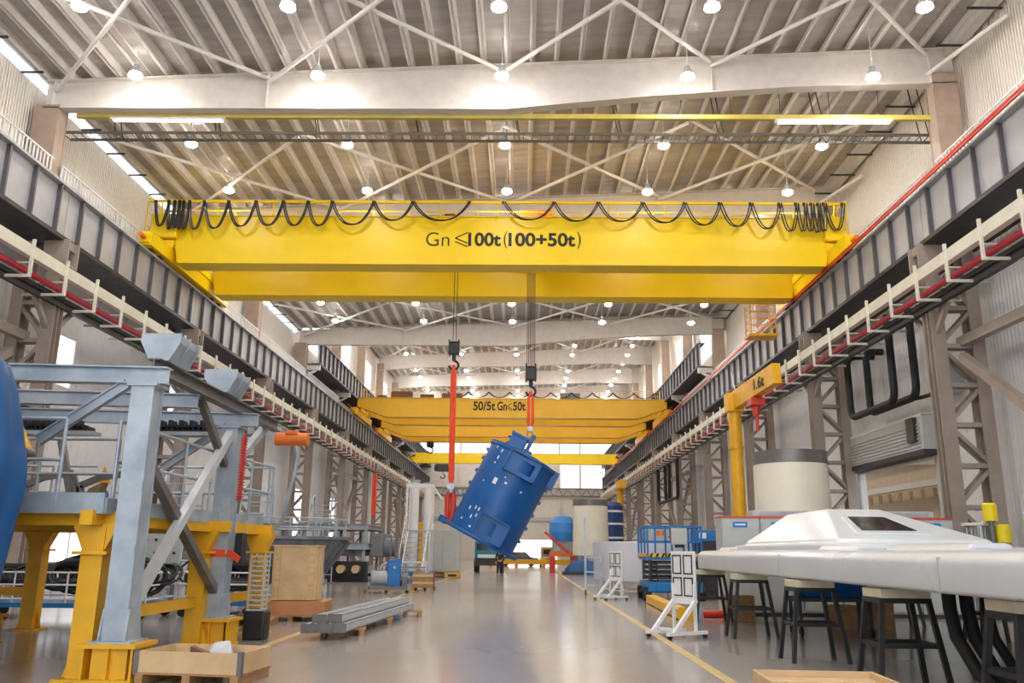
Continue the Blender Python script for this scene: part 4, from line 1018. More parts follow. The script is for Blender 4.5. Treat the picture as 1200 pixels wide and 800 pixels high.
# person
def skinmesh(name, mt, parent, V, E, R, sub=1):
    me = bpy.data.meshes.new(name); me.from_pydata(V, E, []); o = bpy.data.objects.new(name, me); COL.objects.link(o); me.materials.append(mt)
    o.parent = parent; o.modifiers.new('skin', 'SKIN')
    for i, r in enumerate(R): me.skin_vertices[0].data[i].radius = (r, r)
    me.skin_vertices[0].data[0].use_root = True
    if sub: o.modifiers.new('sub', 'SUBSURF').render_levels = sub
    for p in me.polygons: p.use_smooth = True
    return o
t = T('person', 'person in dark work clothes standing in the aisle under the drum', 'person', (-1.45, 56.4, 0))
V = [(0,0,.95),(0,0,1.15),(0,0,1.38),(0,0,1.5),(0,-.01,1.57),(0,-.01,1.66),(0,0,1.74)]; R = [.13,.125,.13,.055,.07,.095,.06]; E = [(0,1),(1,2),(2,3),(3,4),(4,5),(5,6)]
def chain(par, pts):
    for p, r in pts:
        V.append(p); R.append(r); E.append((par, len(V)-1)); par = len(V)-1
    return par
for s in (-1, 1):
    chain(0, [((s*.1,0,.88),.095),((s*.13,-.01,.5),.065),((s*.15,.02,.1),.045),((s*.16,-.1,.04),.04)])
    h = chain(2, [((s*.2,0,1.4),.06),((s*.26,.01,1.12),.045),((s*.25,-.08,.88),.034),((s*.25,-.1,.81),.03)])
    for k in range(4): chain(h, [((s*(.225+.016*k),-.11,.77),.009),((s*(.225+.016*k),-.125,.735-.008*(k in (1,2))),.008)])
    chain(h, [((s*.21,-.13,.79),.01),((s*.2,-.15,.765),.009)])
skinmesh('body', K['skin'], t, V, E, R)
skinmesh('jacket', K['navy'], t, [(0,0,.9),(0,0,1.15),(0,0,1.38),(0,0,1.49)]+[p for s in (-1,1) for p in ((s*.2,0,1.4),(s*.26,.01,1.12),(s*.25,-.07,.9))], [(0,1),(1,2),(2,3),(2,4),(4,5),(5,6),(2,7),(7,8),(8,9)], [.155,.155,.155,.075,.08,.065,.05,.08,.065,.05])
skinmesh('trousers', K['navy'], t, [(0,0,.98)]+[p for s in (-1,1) for p in ((s*.1,0,.88),(s*.13,-.01,.5),(s*.15,.02,.1))], [(0,1),(1,2),(2,3),(0,4),(4,5),(5,6)], [.145,.115,.085,.07,.115,.085,.07])
M().lathe([(.17,1.66),(.13,1.67),(.12,1.74),(.08,1.8),(0,1.815)], n=18).build('hard_hat', K['white'], t)
M().bx(.1, .2, -.2, .08, 0, .09).bx(-.2, -.1, -.2, .08, 0, .09).build('boots', K['black'], t, bev=.03)
m = M().cyl((0, -.105, 1.655), (0, -.125, 1.64), .012, n=6).bx(-.05, -.02, -.098, -.09, 1.675, 1.685).bx(.02, .05, -.098, -.09, 1.675, 1.685).bx(-.025, .025, -.096, -.088, 1.605, 1.612)
m.build('face_features', K['brown'], t)

# ================================================================== RIGHT SIDE
# cream shells
def shell(x, y, r, z0, z1, label, base):
    t = T('tower_shell', label, 'cylinder', (x, y, 0))
    M().lathe([(r*1.04, z0), (r, z1-.45), (r-.05, z1-.45), (r-.05, z0), (r*1.04, z0)], n=56).build('wall', K['towr'], t)
    M().lathe([(r+.01, z1-.45), (r+.01, z1), (r-.12, z1), (r-.12, z1-.45), (r+.01, z1-.45)], n=56).build('rim', K['galvd'], t)
    if base:
        M().lathe([(r*.92, .5), (r*.92, z0+.02), (r*.8, z0+.02)], n=48).build('collar', K['steel'], t)
    M().lathe([(r*1.15, 0), (r*1.15, .3), (r*.8, .3), (r*.8, z0+.02)], n=48).build('base_ring', K['dark'], t)
    return t
shell(9.55, 30.2, 1.27, .3, 5.1, 'big cream cylinder with grey rim standing behind the grey cabinets', False)
shell(5.05, 63.5, 1.28, 1.3, 5.3, 'smaller looking cream cylinder on a blue stand far down the right side', True)
t = T('round_stand', 'wide blue sheeted stand under the far cream cylinder', 'stand', (5.1, 62.0, 0))
vs = []
for i, (rr, z) in enumerate(((2.1, 0), (2.05, .35), (1.7, .75), (1.5, .95))):
    for k in range(40):
        a = k*2*PI/40; q = rr*(1+.05*math.sin(7*a+i)); vs.append((q*math.cos(a), q*math.sin(a)*.8, z))
M().add(vs, [(i*40+k, i*40+(k+1) % 40, (i+1)*40+(k+1) % 40, (i+1)*40+k) for i in range(3) for k in range(40)]+[tuple(range(120, 160))], True).build('blue_sheet', K['tarp'], t)
M().bx(-2.2, 2.2, -1.5, 1.5, 0, .18).build('pallet_frame', K['dark'], t)
t = T('wrapped_machine', 'machine head wrapped in bright blue sheet on an orange stand, far right of aisle', 'machine', (3.1, 66, 0))
M().lathe([(0, 2.3), (.9, 2.35), (1.05, 3.0), (1.0, 3.7), (.6, 4.2), (0, 4.3)], n=20).build('blue_sheet', mat('bright_blue_sheet', '3c8edb', .45, bump=.3, bscale=4), t)
M().bx(-.8, .8, -.7, .7, 1.5, 2.35).build('body', K['casl'], t, bev=.05)
M().bar((-1.4, -.75, 3.0), (.4, -.75, 1.5), .18).build('red_arm', K['rail'], t)
M().bx(-1.0, 1.0, -.8, .8, 1.2, 1.6).build('table', K['orange'], t, bev=.03)
for x in (-.8, .8):
    for y in (-.6, .6): M().bx(x-.2, x+.2, y-.2, y+.2, 0, 1.2).build('leg', K['rail'], t)
t = T('jib_crane', 'yellow jib crane far down the right side over the cream cylinder', 'jib crane', (8.6, 75, 0))
M().cyl((0, 0, 0), (0, 0, 7.2), .3, n=18).build('post', K['yelf'], t); M().bx(-.3, .3, -2.2, .5, 6.9, 7.6).build('arm', K['yelf'], t, bev=.03); M().bx(-.7, .7, -.7, .7, 0, .1).build('foot', K['yelf'], t)
t = T('tank', 'dark blue banded tank behind the far cream cylinder', 'tank', (7.3, 70, 0))
M().lathe([(0, .5), (.95, .5), (.95, 5.2), (.7, 5.5), (0, 5.6)], n=28).build('body', mat('deep_blue_paint', '1c3f78', .4), t)
for z in (1.5, 2.6, 3.7, 4.7): M().lathe([(.95, z), (1.0, z), (1.0, z+.16), (.95, z+.16)], n=28).build('band', K['white'], t)
for k in range(3): M().bx(.7*math.cos(k*2.09)-.1, .7*math.cos(k*2.09)+.1, .7*math.sin(k*2.09)-.1, .7*math.sin(k*2.09)+.1, 0, .6).build('foot', K['dark'], t)

# white ring (spinner skirt) on a trestle
t = T('ring_shell', 'wide white fibreglass ring on a low trestle behind the blue scissor lift', 'ring', (5.5, 35.3, 0))
M().lathe([(2.58, .5), (2.6, 1.95), (2.5, 1.98), (2.48, .5), (2.58, .5)], n=72).build('shell', mat('lilac_white', 'd9dbe2', .4, var=.03), t)
M().lathe([(2.48, 1.92), (2.3, 1.92), (2.3, 1.99), (2.5, 1.99)], n=72).build('lip', K['casl'], t)
m = M()
for a in [k*PI/4 for k in range(8)]:
    x, y = 2.3*math.cos(a), 2.3*math.sin(a); m.bx(x-.05, x+.05, y-.05, y+.05, 0, .5)
m.tube([(2.3*math.cos(a), 2.3*math.sin(a), .12) for a in [k*PI/4 for k in range(8)]], .03, 6, closed=True)
m.tube([(2.3*math.cos(a), 2.3*math.sin(a), .47) for a in [k*PI/16 for k in range(32)]], .05, 6, closed=True)
m.build('trestle', K['white'], t)
M().bx(-.5, .4, -.5, .5, 1.2, 2.5).cyl((-.3, -.52, 2.2), (-.3, -.45, 2.2), .2, n=14).bx(.8, 1.6, -.5, .5, 1.2, 2.3).build('hub_parts', K['casl'], t, bev=.05)
for a in (-2.6, -1.9): pass
t = T('trolley_frame', 'tall grey wheeled frame left of the white ring', 'frame', (2.75, 33.6, 0))
m = M()
for x in (-.3, .3):
    m.bx(x-.04, x+.04, -.04, .04, .12, 2.9 if x < 0 else 1.4)
for z in (.3, .8, 1.35): m.bx(-.3, .3, -.03, .03, z, z+.06)
m.build('frame', K['galv'], t)
for x in (-.3, .3): M().cyl((x-.03, 0, .09), (x+.03, 0, .09), .09, n=12).build('castor', K['black'], t)

# scissor lift
t = T('scissor_lift', 'blue scissor lift with striped toe board parked beside the yellow line', 'scissor lift', (5.2, 30.6, 0))
W, D = .92, 1.15
M().bx(-W, W, -D, D, .28, .62).bx(-W*.7, W*.7, -D-.08, -D, .3, .6).build('chassis', K['blue2'], t, bev=.03)
for x in (-W, W):
    for y in (-.75, .75): M().cyl((x-.12, y, .22), (x+.12, y, .22), .22, n=18).build('wheel', K['rubber'], t)
m = M()
for i in range(4):
    z = .68+i*.17
    for x in (-W+.12, W-.12):
        m.bar((x, -D+.1, z), (x, D-.1, z+.13), .05, .08); m.bar((x, D-.1, z), (x, -D+.1, z+.13), .05, .08)
    for y in (-D+.1, D-.1): m.cyl((-W+.1, y, z+.07), (W-.1, y, z+.07), .04, n=8)
m.build('scissor_arms', K['dark'], t)
m = M()
for k in range(7): m.tube([(-W+.2+.12*math.sin(a), -D+.02, .7+k*.09+.05*math.cos(a)) for a in [j*.7 for j in range(9)]], .025, 6)
m.build('hose', K['black'], t)
M().bx(-W, W, -D, D, 1.34, 1.44).build('platform', K['blue2'], t)
M().bx(-W, W, -D-.03, -D, 1.44, 1.56).bx(-W-.03, -W, -D, D, 1.44, 1.56).build('toe_board', K['yelf'], t)
for k in range(9): M().prism([(-W+.05+k*.2, 1.44), (-W+.13+k*.2, 1.44), (-W+.19+k*.2, 1.56), (-W+.11+k*.2, 1.56)], 'y', -D-.036, -D-.03).build('stripe', K['ink'], t)
m = M()
for x in (-W, -W/3, W/3, W):
    for y in (-D, D): m.bx(x-.03, x+.03, y-.03, y+.03, 1.4, 2.46)
for y in (-.4, .4):
    for x in (-W, W): m.bx(x-.03, x+.03, y-.03, y+.03, 1.4, 2.46)
for z in (1.95, 2.45):
    for y in (-D, D): m.bx(-W, W, y-.03, y+.03, z-.03, z+.03)
    for x in (-W, W): m.bx(x-.03, x+.03, -D, D, z-.03, z+.03)
m.build('guard_rail', K['blue2'], t)
M().bx(-.12, .42, -D-.1, -D-.03, 1.85, 2.4).build('control_panel', K['cab'], t, bev=.02); M().bx(-.02, .3, -D-.13, -D-.1, 1.75, 1.86).build('panel_base', K['black'], t)
M().cyl((-.45, -D+.1, 2.15), (-.45, -D+.1, 2.3), .14, n=14).build('rope_coil', K['orange'], t)
t = T('tool_box', 'blue tool box standing behind the scissor lift rail', 'tool box', (6.75, 31.6, 2.0))
M().bx(-.55, .55, -.2, .2, 0, .4).build('case', K['blue2'], t, bev=.02); M().bx(-.3, -.05, -.22, -.2, .1, .3).build('label_plate', K['white'], t)
M().bx(-.5, .5, -.18, .18, -2.0, 0).build('stand', K['dark'], t)
tag(t, 'blue tool box on a dark stand beside the scissor lift', 'tool box')

# mobile white display frames / step frames
def stepframe(x, y, rz, label):
    t = T('mobile_frame', label, 'step frame', (x, y, 0), rz)
    for s in (-.3, .3):
        M().bar((s, -.35, .1), (s, .25, .7), .07, .07).bar((s, -.5, .1), (s, .5, .1), .08, .06).bar((s, .22, .1), (s, .22, 1.0), .05, .05).build('leg', K['white'], t)
        for y2 in (-.45, .45): M().cyl((s-.025, y2, .045), (s+.025, y2, .045), .045, n=12).build('castor', K['black'], t)
    M().bx(-.3, .3, -.2, -.15, .12, .18).bx(-.3, .3, .2, .25, .62, .7).build('cross_bar', K['white'], t)
    M().bx(-.36, .3, .24, .29, .68, 1.62).build('panel', K['white'], t, bev=.01)
    for c, (a, b) in enumerate(((-.31, -.06), (.0, .25))):
        for z0, z1 in ((.76, 1.12), (1.18, 1.55)):
            m = M().bx(a, b, .225, .24, z0, z0+.025).bx(a, b, .225, .24, z1-.025, z1).bx(a, a+.022, .225, .24, z0, z1).bx(b-.022, b, .225, .24, z0, z1); m.build('dark_edging', K['dark'], t)
    return t
stepframe(3.0, 17.1, -1.0, 'white wheeled frame with dark edged panel on the yellow line, nearer one')
stepframe(3.05, 30.0, -1.0, 'white wheeled frame standing in front of the white ring, farther one')
t = T('yellow_beam', 'low yellow steel beam lying on the floor by the scissor lift', 'beam', (4.05, 24.6, 0), -.03)
M().bx(-.16, .16, -3.6, 3.6, .02, .26).build('box_section', K['yelf'], t, bev=.02); M().bx(-.2, .2, -3.62, -3.58, 0, .32).build('end_plate', K['yelf'], t)
t = T('red_roller', 'short red roller lying on the floor beyond the yellow beam', 'roller', (5.1, 22.3, .09)); M().cyl((-.5, 0, 0), (.3, 0, 0), .09, n=14).build('roll', K['rail'], t); M().cyl((.3, 0, 0), (.42, 0, 0), .05, n=10).build('shaft', K['steel'], t)

# cabinets in a row
W = 1.0
for i in range(6):
    x = 5.3+i*(W+.02)
    t = T('control_cabinet', 'grey cabinet with red top edge and blue label, %s of the row by the wall' % ORD[i], 'cabinet', (x, 23.2, 0), 0, 'grey electrical cabinets in a row')
    M().bx(0, W, -.4, .4, .1, 2.5).build('body', K['cab'], t, bev=.012); M().bx(.03, W-.03, -.43, -.4, .15, 2.4).build('door', K['cab'], t, bev=.008)
    M().bx(0, W, -.42, .4, 2.5, 2.55).build('top_edge', K['rede'], t); M().bx(.28, .66, -.445, -.43, 2.26, 2.4).build('label_plate', K['label'], t)
    M().bx(.33, .61, -.45, -.445, 2.31, 2.35).build('label_mark', K['white'], t); M().bx(.85, .88, -.46, -.43, 1.1, 1.35).build('handle', K['dark'], t); M().bx(0, W, -.38, .38, 0, .1).build('plinth', K['dark'], t)
for x, l in ((6.9, 'flat grey box on top of the cabinets in front of the cream cylinder'), (10.2, 'flat grey box on top of the cabinets in front of the roller door')):
    t = T('duct_box', l, 'box', (x, 23.2, 2.55)); M().bx(-.75, .75, -.35, .35, 0, .16).build('case', K['cab'], t, bev=.015); M().bx(-.6, .6, -.36, -.35, .04, .12).build('vent', K['casl'], t)

# yellow jib crane on the right
t = T('jib_crane', 'yellow pillar jib crane standing in front of the right columns', 'jib crane', (9.15, 36, 0))
M().cyl((0, 0, .1), (0, 0, 7.9), .27, n=24).lathe([(.32, 5.9), (.32, 6.0), (.27, 6.0)], n=24).build('pillar', K['yelf'], t)
M().bx(-.6, .6, -.6, .6, 0, .1).build('foot', K['yelf'], t)
J0, J1 = Vector((0, .35, 7.95)), Vector((.5, -4.7, 8.25))
a = M().bar(J0, J1, .34, .8); a.bx(-.35, .35, -.35, .35, 7.5, 8.3); arm = a.build('arm', K['yelf'], t, bev=.02)
J = (J1-J0); ang = math.atan2(J.y, J.x)
def onarm(s): p = J0+J*s; return p
bpy.context.view_layer.update()
for body, s0, w in (('1.6t', .62, 1.1),):
    p = onarm(s0); text(body, 'lettering', 9.15+p.x-.2, 36+p.y, p.z-.2, w, .45, K['ink'], arm, .01, (PI/2, 0, ang+0))
M().bx(-.28, .28, -.35, .35, 0, .3).cyl((0, 0, -.35), (0, 0, 0), .16, n=12).cyl((0, 0, -1.0), (0, 0, -.35), .07, n=8).tf(Matrix.Translation(onarm(.55)-Vector((0, 0, .75)))).build('chain_hoist', K['rail'], t, bev=.02)
M().cyl(onarm(.1)+Vector((0, 0, .4)), (0, .2, 9.3), .03, n=6).build('tie_rod', K['white'], t)

# black pipes on the right wall
def pipe(pts, r, label):
    P = [Vector(p) for p in pts]; Q = [P[0]]
    for a, b, c in zip(P, P[1:], P[2:]):
        q = min(.45, (a-b).length*.4, (c-b).length*.4); u, v = (a-b).normalized()*q, (c-b).normalized()*q
        Q += [b+u*(1-k/6)**2+v*(k/6)**2 for k in range(7)]
    Q.append(P[-1]); o = M().tube(Q, r, 12).build('pipe', K['rubber'], None); return tag(o, label, 'pipe')
pipe([(14.9, 34.9, 9.75), (13.75, 34.9, 9.75), (13.75, 34.9, 7.1), (13.75, 30.7, 7.1), (13.75, 30.7, 10.4)], .14, 'black pipe bent in a wide U on the right wall, outer of two')
pipe([(14.9, 34.0, 9.75), (14.2, 34.0, 9.75), (14.2, 34.0, 7.15), (14.2, 29.9, 7.15), (14.2, 29.9, 10.4)], .14, 'black pipe bent in a wide U on the right wall, inner of two')
pipe([(14.2, 31.3, 7.2), (14.4, 29.9, 7.1), (14.4, 29.0, 7.1), (14.4, 29.0, 5.9), (14.9, 29.0, 5.9)], .07, 'thin black branch pipe running down the right wall')
for k, y in enumerate((70, 74)):
    pipe([(14.9, y, 10.4), (14.0, y, 10.4), (12.8, y, 9.6), (12.8, y, 6.0), (12.8, y+6, 6.0), (12.8, y+6, 9.6)], .14, 'black pipe loop among the far right columns, %s one' % ('nearer', 'farther')[k])
for y, z, l in ((28.6, 7.0, 'dark ventilation grille box on the right wall behind the near lattice column'), (51.5, 6.2, 'dark box on the right wall behind the third lattice column')):
    t = T('vent_box', l, 'vent', (14.7, y, z)); M().bx(-.3, .3, -.5, .5, 0, 1.0).build('case', K['cab'], t, bev=.02); m = M()
    for k in range(6): m.bx(-.34, -.3, -.42, .42, .08+k*.15, .17+k*.15)
    m.build('louvre', K['dark'], t)

# ---- white nacelle cover on black stools
def roundrect(x0, x1, y0, y1, r, n=6):
    P = []
    for cx, cy, a0 in ((x1-r, y1-r, 0), (x0+r, y1-r, PI/2), (x0+r, y0+r, PI), (x1-r, y0+r, 1.5*PI)):
        P += [(cx+r*math.cos(a0+k*PI/2/n), cy+r*math.sin(a0+k*PI/2/n)) for k in range(n+1)]
    return P
def loft(rings):
    m = M(); n = len(rings[0][0]); vs = [(x, y, z) for P, z in rings for x, y in P]
    m.add(vs, [(i*n+k, i*n+(k+1) % n, (i+1)*n+(k+1) % n, (i+1)*n+k) for i in range(len(rings)-1) for k in range(n)], True)
    return m
t = T('nacelle_cover', 'long white fibreglass cover with raised hatch resting on black stools', 'cover', (6.7, 13, 1.2))
X0, X1, YA, YB = 4.25, 9.3, 1.5, 21.7
rr = [(roundrect(X0+.2, X1-.2, YA+.2, YB-.2, .7), 1.34), (roundrect(X0+.02, X1-.02, YA+.02, YB-.02, .8), 1.22), (roundrect(X0, X1, YA, YB, .8), 1.26), (roundrect(X0, X1, YA, YB, .8), 1.50)]
for k in range(1, 6):
    a = k*PI/10; q = .16*(1-math.cos(a)); rr.append((roundrect(X0+q, X1-q, YA+q, YB-q, .8), 1.50+.14*math.sin(a)))
rr.append((roundrect(X0+.6, X1-.6, YA+.6, YB-.6, .6), 1.66)); rr.append((roundrect(X0+2, X1-2, YA+3, YB-3, .4), 1.70))
m = loft(rr); n = len(rr[0][0]); m.f.append(list(range((len(rr)-1)*n, len(rr)*n))); m.sm.append(False); m.f.append(list(range(n))[::-1]); m.sm.append(False)
m.build('shell', K['frp'], t, world=True)
for y in (4.4, 8.9, 14.4): M().bx(X0-.004, X0+.05, y-.012, y+.012, 1.25, 1.58).build('seam', K['cab'], t, world=True)
for k, (y0, y1) in enumerate(((5.2, 7.6), (9.3, 11.4), (12.4, 14.0), (20.0, 21.0))):
    M().prism([(4.75, 1.64), (5.3, 1.64), (5.25, 1.73), (4.85, 1.73)], 'y', y0, y1).build('raised_pad', K['frp'], t, world=True, bev=.04)
# hatch: hipped box
B = [(5.2, 14.2), (7.7, 14.2), (7.7, 20.0), (5.2, 20.0)]; U = [(5.75, 16.2), (6.75, 16.2), (6.75, 18.6), (5.75, 18.6)]
def q2(P, z): return [(x, y, z) for x, y in P]
def grow(P, d): return [(P[0][0]-d, P[0][1]-d), (P[1][0]+d, P[1][1]-d), (P[2][0]+d, P[2][1]+d), (P[3][0]-d, P[3][1]+d)]
vs = q2(grow(B, .22), 1.64)+q2(grow(B, .22), 1.76)+q2(grow(B, .02), 1.78)+q2(B, 1.84)+q2(U, 2.42)
M().add(vs, [(i*4+k, i*4+(k+1) % 4, (i+1)*4+(k+1) % 4, (i+1)*4+k) for i in range(4) for k in range(4)]+[(16, 17, 18, 19)]).build('hatch', K['frp'], t, world=True, bev=.05)
# window on the sloping end of the hatch
A = Vector((5.2, 14.2, 1.84)); Bq = Vector((7.7, 14.2, 1.84)); C = Vector((6.75, 16.2, 2.42)); Dq = Vector((5.75, 16.2, 2.42))
def on(u, v): return (A*(1-u)+Bq*u)*(1-v)+(Dq*(1-u)+C*u)*v
nrm = (Bq-A).cross(Dq-A).normalized()
def quad(u0, u1, v0, v1, h):
    p = [on(u0, v0), on(u1, v0), on(u1, v1), on(u0, v1)]; return M().add([x-nrm*.02 for x in p]+[x+nrm*h for x in p], [(0,1,2,3),(4,5,6,7),(0,1,5,4),(1,2,6,5),(2,3,7,6),(3,0,4,7)])
quad(.14, .68, .12, .72, .035).build('window_frame', K['frp'], t, world=True, bev=.02); quad(.2, .62, .2, .64, .045).build('window', K['glass'], t, world=True)
# stools
ST = [('first', 20.9, 4.5), ('second', 17.3, 4.5), ('third', 13.7, 4.5), ('fourth', 10.8, 4.6), ('fifth', 8.2, 4.75)]
def stool0():
    t = T('support_stool', '', 'stool', (0,0,0), 0, 'black stools under the white cover')
    for sx in (-1, 1):
        for sy in (-1, 1): M().bar((sx*.42, sy*.34, .0), (sx*.28, sy*.24, 1.06), .06, .06).build('leg', K['black'], t)
    m = M(); ms = M()
    for sx in (-1, 1): m.bx(sx*.28-.03, sx*.28+.03, -.27, .27, 1.03, 1.09); ms.bar((sx*.34, -.28, .55), (sx*.34, .28, .55), .05)
    for sy in (-1, 1): m.bx(-.3, .3, sy*.24-.03, sy*.24+.03, 1.03, 1.09); ms.bar((-.34, sy*.29, .55), (.34, sy*.29, .55), .05)
    m.build('top_frame', K['black'], t)
    ms.build('stretcher', K['black'], t)
    M().bx(-.3, .3, -.28, .28, 1.09, 1.2).build('pad', mat('cream_pad', 'd6cfb4', .6), t, bev=.01)
    return t
st = None
for i, (nm, y, x) in enumerate(ST):
    if st is None: st = o = stool0(); o.location = (x, y, 0)
    else: o = dup(st, (x, y, 0))
    o['label'] = 'black steel stool under the aisle edge of the white cover, %s from its far end' % nm
for i, y in enumerate((20.6, 16.5, 12.5, 8.4)): dup(st, (8.8, y, 0), None, 'black steel stool under the wall side of the white cover, %s from its far end' % ORD[i])
# heavy stand with diagonal braces near the picture edge
t = T('trestle', 'heavy black trestle with diagonal braces under the near end of the white cover', 'trestle', (5.25, 8.0, 0))
m = M()
for x in (0, .9):
    for y in (-.4, .4): m.bx(x-.05, x+.05, y-.05, y+.05, 0, 1.05)
for z in (.5, 1.0):
    for y in (-.4, .4): m.bx(0, .9, y-.04, y+.04, z-.04, z+.04)
    for x in (0, .9): m.bx(x-.04, x+.04, -.4, .4, z-.04, z+.04)
m.bar((.05, -.4, .95), (.85, -.4, .5), .07).bar((.05, -.4, .5), (.85, -.4, .05), .07).build('frame', K['black'], t)
M().bx(-.1, 1.0, -.45, .45, 1.05, 1.2).build('pad', mat('cream_block', 'd3cbae', .6), t, bev=.015)
t = T('gas_burner', 'dark pot with an orange cloth standing on the heavy trestle shelf', 'pot', (5.55, 7.85, .55))
M().lathe([(0, 0), (.1, 0), (.12, .2), (.1, .2), (.09, .02), (0, .02)], n=16).build('pot', K['dark'], t); M().add([(-.1, -.05, .18), (-.02, -.08, .18), (-.04, 0, .2), (-.12, -.08, .36), (-.07, -.1, .4), (-.08, -.02, .38)], [(0,1,4,3),(1,2,5,4),(2,0,3,5),(3,4,5),(0,2,1)]).build('cloth', K['sling'], t)
t.name = 'paint_pot'
# thick black hoses
for i, (dx, r) in enumerate(((0, .075), (.2, .075), (.42, .06))):
    P = [(5.0+dx, 10.3, 1.3), (4.93+dx, 10.15, 1.0), (4.9+dx, 10.0, .7), (4.95+dx, 9.7, .35), (5.15+dx, 9.3, .1), (5.6+dx, 8.9, .08), (6.6+dx, 8.8, .08)]
    o = M().tube(P, r, 10).build('hose', K['rubber'], None); tag(o, 'thick black hose hanging from the white cover to the floor, %s from the aisle' % ORD[i], 'hose', 'black hoses under the cover')
# blue tray trolley and boxes under the cover
t = T('tray_trolley', 'blue plastic tray on a dark low trolley under the white cover', 'trolley', (6.3, 18.0, 0))
M().add([(-.55, -.3, .75), (.55, -.3, .75), (.55, .3, .75), (-.55, .3, .75), (-.75, -.4, 1.15), (.75, -.4, 1.15), (.75, .4, 1.15), (-.75, .4, 1.15)], [(3,2,1,0),(0,1,5,4),(1,2,6,5),(2,3,7,6),(3,0,4,7)]).build('tray', K['blue'], t)
m = M().bx(-.8, .8, -.35, .35, .66, .74)
for x in (-.7, .7):
    for y in (-.3, .3): m.bx(x-.03, x+.03, y-.03, y+.03, .1, .7)
m.build('frame', K['dark'], t)
for x in (-.7, .7):
    for y in (-.3, .3): M().cyl((x-.03, y, .08), (x+.03, y, .08), .08, n=12).build('castor', K['black'], t)
for x, y, w, h, l in ((7.1, 19.5, .5, .5, 'brown carton on the floor under the white cover, left of the pair'), (7.9, 19.7, .6, .55, 'brown carton on the floor under the white cover, right of the pair'), (5.3, 21.4, .6, .6, 'wooden carton on the floor behind the first stool')):
    t = T('carton', l, 'box', (x, y, 0)); M().bx(-w/2, w/2, -w/2, w/2, 0, h).build('body', K['pallet'], t, bev=.01); M().bx(-.03, .03, -w/2-.003, w/2, h, h+.003).build('tape', K['ply'], t)
# chrome cylinders and yellow capped things behind the cover
t = T('steel_drum_set', 'bright steel canister with flat lid behind the white cover', 'canister', (11.95, 22.6, 0))
M().cyl((0, 0, .05), (0, 0, 2.35), .3, n=28).build('body', K['steel'], t)
for k in range(12): M().cyl((.31*math.cos(k*PI/6), .31*math.sin(k*PI/6), .1), (.31*math.cos(k*PI/6), .31*math.sin(k*PI/6), 2.3), .04, n=8).build('flute', K['steel'], t)
M().cyl((0, 0, 2.35), (0, 0, 2.42), .4, n=28).build('lid', K['cream'], t); M().bx(-.36, .36, -.36, .36, 0, .05).build('foot', K['dark'], t); t.name = 'steel_canister'
for x, y, z, l in ((11.95, 21.95, 2.65, 'yellow capped post behind the white cover, higher one'), (12.2, 21.9, 2.12, 'yellow capped post behind the white cover, lower one')):
    t = T('capped_post', l, 'post', (x, y, 0)); M().cyl((0, 0, 0), (0, 0, z-.2), .06, n=12).bx(-.2, .2, -.2, .2, 0, .03).build('post', K['galvd'], t); M().lathe([(0, z-.2), (.17, z-.2), (.17, z+.2), (.14, z+.25), (0, z+.25)], n=20).build('cap', mat('lemon_cap', 'f0d914', .45), t)

# wooden crate in the bottom foreground
t = T('crate', 'low pale wooden crate on the floor in front of the black stools', 'crate', (2.95, 8.75, 0), -.05)
for a, b, c, d in ((-.6, .6, -.4, -.37), (-.6, .6, .37, .4), (-.6, -.57, -.37, .37), (.57, .6, -.37, .37)): M().bx(a, b, c, d, 0, .44).build('side_board', K['ply'], t)
M().bx(-.57, .57, -.37, .37, .36, .38).build('lid_board', K['wood'], t); M().bx(.06, .16, -.42, -.4, 0, .44).build('batten', K['brown'], t); M().bx(-.45, -.35, -.42, -.4, 0, .44).build('batten', K['wood'], t)
t = T('plastic_bag', 'crumpled clear plastic sheet on the floor beside the low wooden crate', 'plastic bag', (2.15, 8.8, 0))
rnd = random.Random(4); vs = [(.22*math.cos(a)*(1-i*.3)*rnd.uniform(.8, 1.1), .2*math.sin(a)*(1-i*.3)*rnd.uniform(.8, 1.1), i*.12*rnd.uniform(.8, 1.2)) for i in range(3) for a in [k*PI/6 for k in range(12)]]
M().add(vs, [(i*12+k, i*12+(k+1) % 12, (i+1)*12+(k+1) % 12, (i+1)*12+k) for i in range(2) for k in range(12)]+[tuple(range(24, 36))]).build('sheet', K['clear'], t)
WORLD = 3.0
EXPOSURE = 0.2
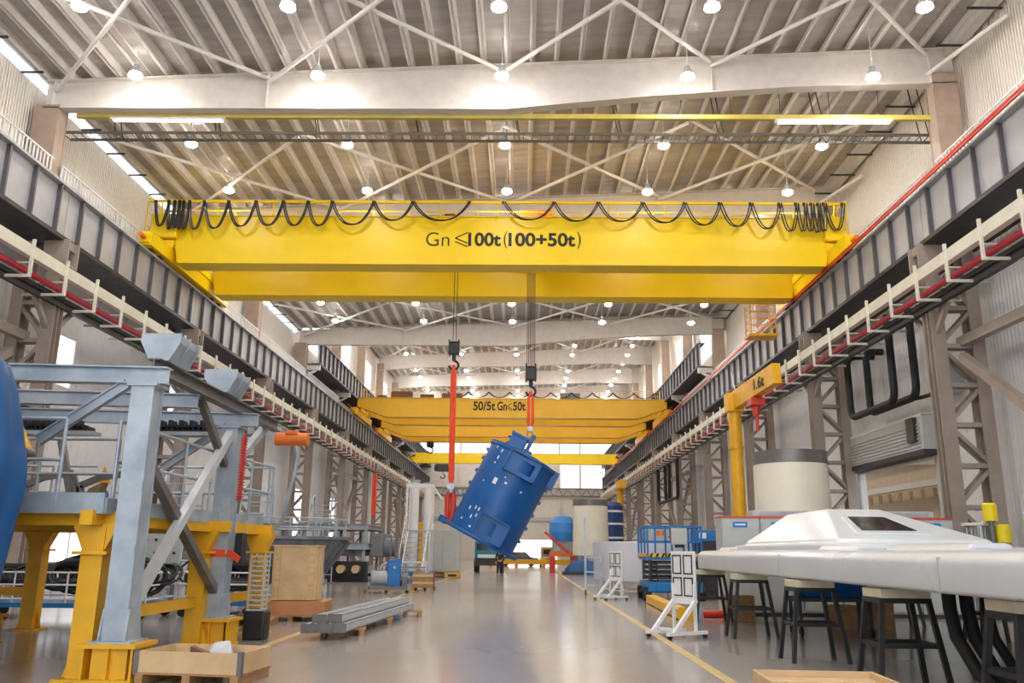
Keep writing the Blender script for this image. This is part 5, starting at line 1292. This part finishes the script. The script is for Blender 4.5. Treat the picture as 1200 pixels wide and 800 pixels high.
# ------------------------------------------------------------------ lamps
def lamp0(rl):
    t = T('high_bay_lamp', '', 'ceiling lamp', (0,0,0), group='high-bay lamps under the roof')
    M().lathe([(.05,.44),(.09,.42),(.1,.3),(.14,.26),(.2,.05),(.21,.0),(.18,.0)], n=14).build('housing', K['cab'], t)
    M().lathe([(0,-.085),(.08,-.08),(.14,-.055),(.18,-.02),(.19,.0),(0,.02)], n=14).build('lens', K['lamp'], t)
    M().lathe([(.211,.0),(.20,.08),(.212,.08),(.222,.0)], n=14).build('added_uplight_ring', K['collar'], t)  # glowing ring added around the housing to throw some light up at the roof
    M().cyl((0,0,.42),(0,0,rl), .014, n=5).build('rod', K['white'], t)
    return t
LP = {}
rows = [21.1-4.2*k for k in range(5)][::-1] + [24.75]+[29.6+4.3*k for k in range(7)]
XC = [-13.0, -6.9, -.78, 5.36, 11.45]; CN = ['first', 'second', 'middle', 'fourth', 'fifth']
def putlamp(x, y, z, label):
    top = 13.9 if x > 20 else roofz(x, z > 20)-.03; k = round(top-z, 2)
    if k not in LP: LP[k] = o = lamp0(k); o.location = (x, y, z)
    else: o = dup(LP[k], (x, y, z))
    o['label'] = label
    return o
for r, y in enumerate(rows):
    for c, x in enumerate(XC): putlamp(x, y, 16.8, 'round high-bay lamp, %s row under the near roof, %s of five across' % (ORD[r], CN[c]))
for r in range(17):
    for c, x in enumerate(XC): putlamp(x, 64.2+4.31*r, 22.6, 'round high-bay lamp, %s row under the far high roof, %s of five across' % (ORD[r], CN[c]))
for k, y in enumerate((50, 58, 66, 74, 82)): putlamp(27, y, 12.6, 'lamp in the neighbouring bay beyond the roller door, %s along' % ORD[k])

# ------------------------------------------------------------------ camera, world
W = bpy.data.worlds.new('World'); bpy.context.scene.world = W; W.use_nodes = True
bg = W.node_tree.nodes['Background']; bg.inputs[0].default_value = (.93, .96, 1, 1); bg.inputs[1].default_value = WORLD
F = 980.
r = Vector((0.999880495645953, 0.011878457819558978, 0.009894274436864844))
u = Vector((-0.006718725248804969, -0.2425185138159958, 0.9701235123361931))
f = Vector((-0.013923115952763935, 0.9700740552639832, 0.2424097237031887))
cd = bpy.data.cameras.new('camera'); cam = bpy.data.objects.new('camera', cd); COL.objects.link(cam)
cam.matrix_world = Matrix(((r.x, u.x, -f.x, 0), (r.y, u.y, -f.y, 0), (r.z, u.z, -f.z, 1.6), (0, 0, 0, 1)))
cd.sensor_fit = 'HORIZONTAL'; cd.sensor_width = 36; cd.lens = F/1200*36; cd.clip_start = .05; cd.clip_end = 1000
sc = bpy.context.scene; sc.camera = cam
sc.view_settings.view_transform = 'Standard'; sc.view_settings.look = 'None'; sc.view_settings.gamma = 1
sc.view_settings.use_curve_mapping = False; sc.view_settings.exposure = EXPOSURE
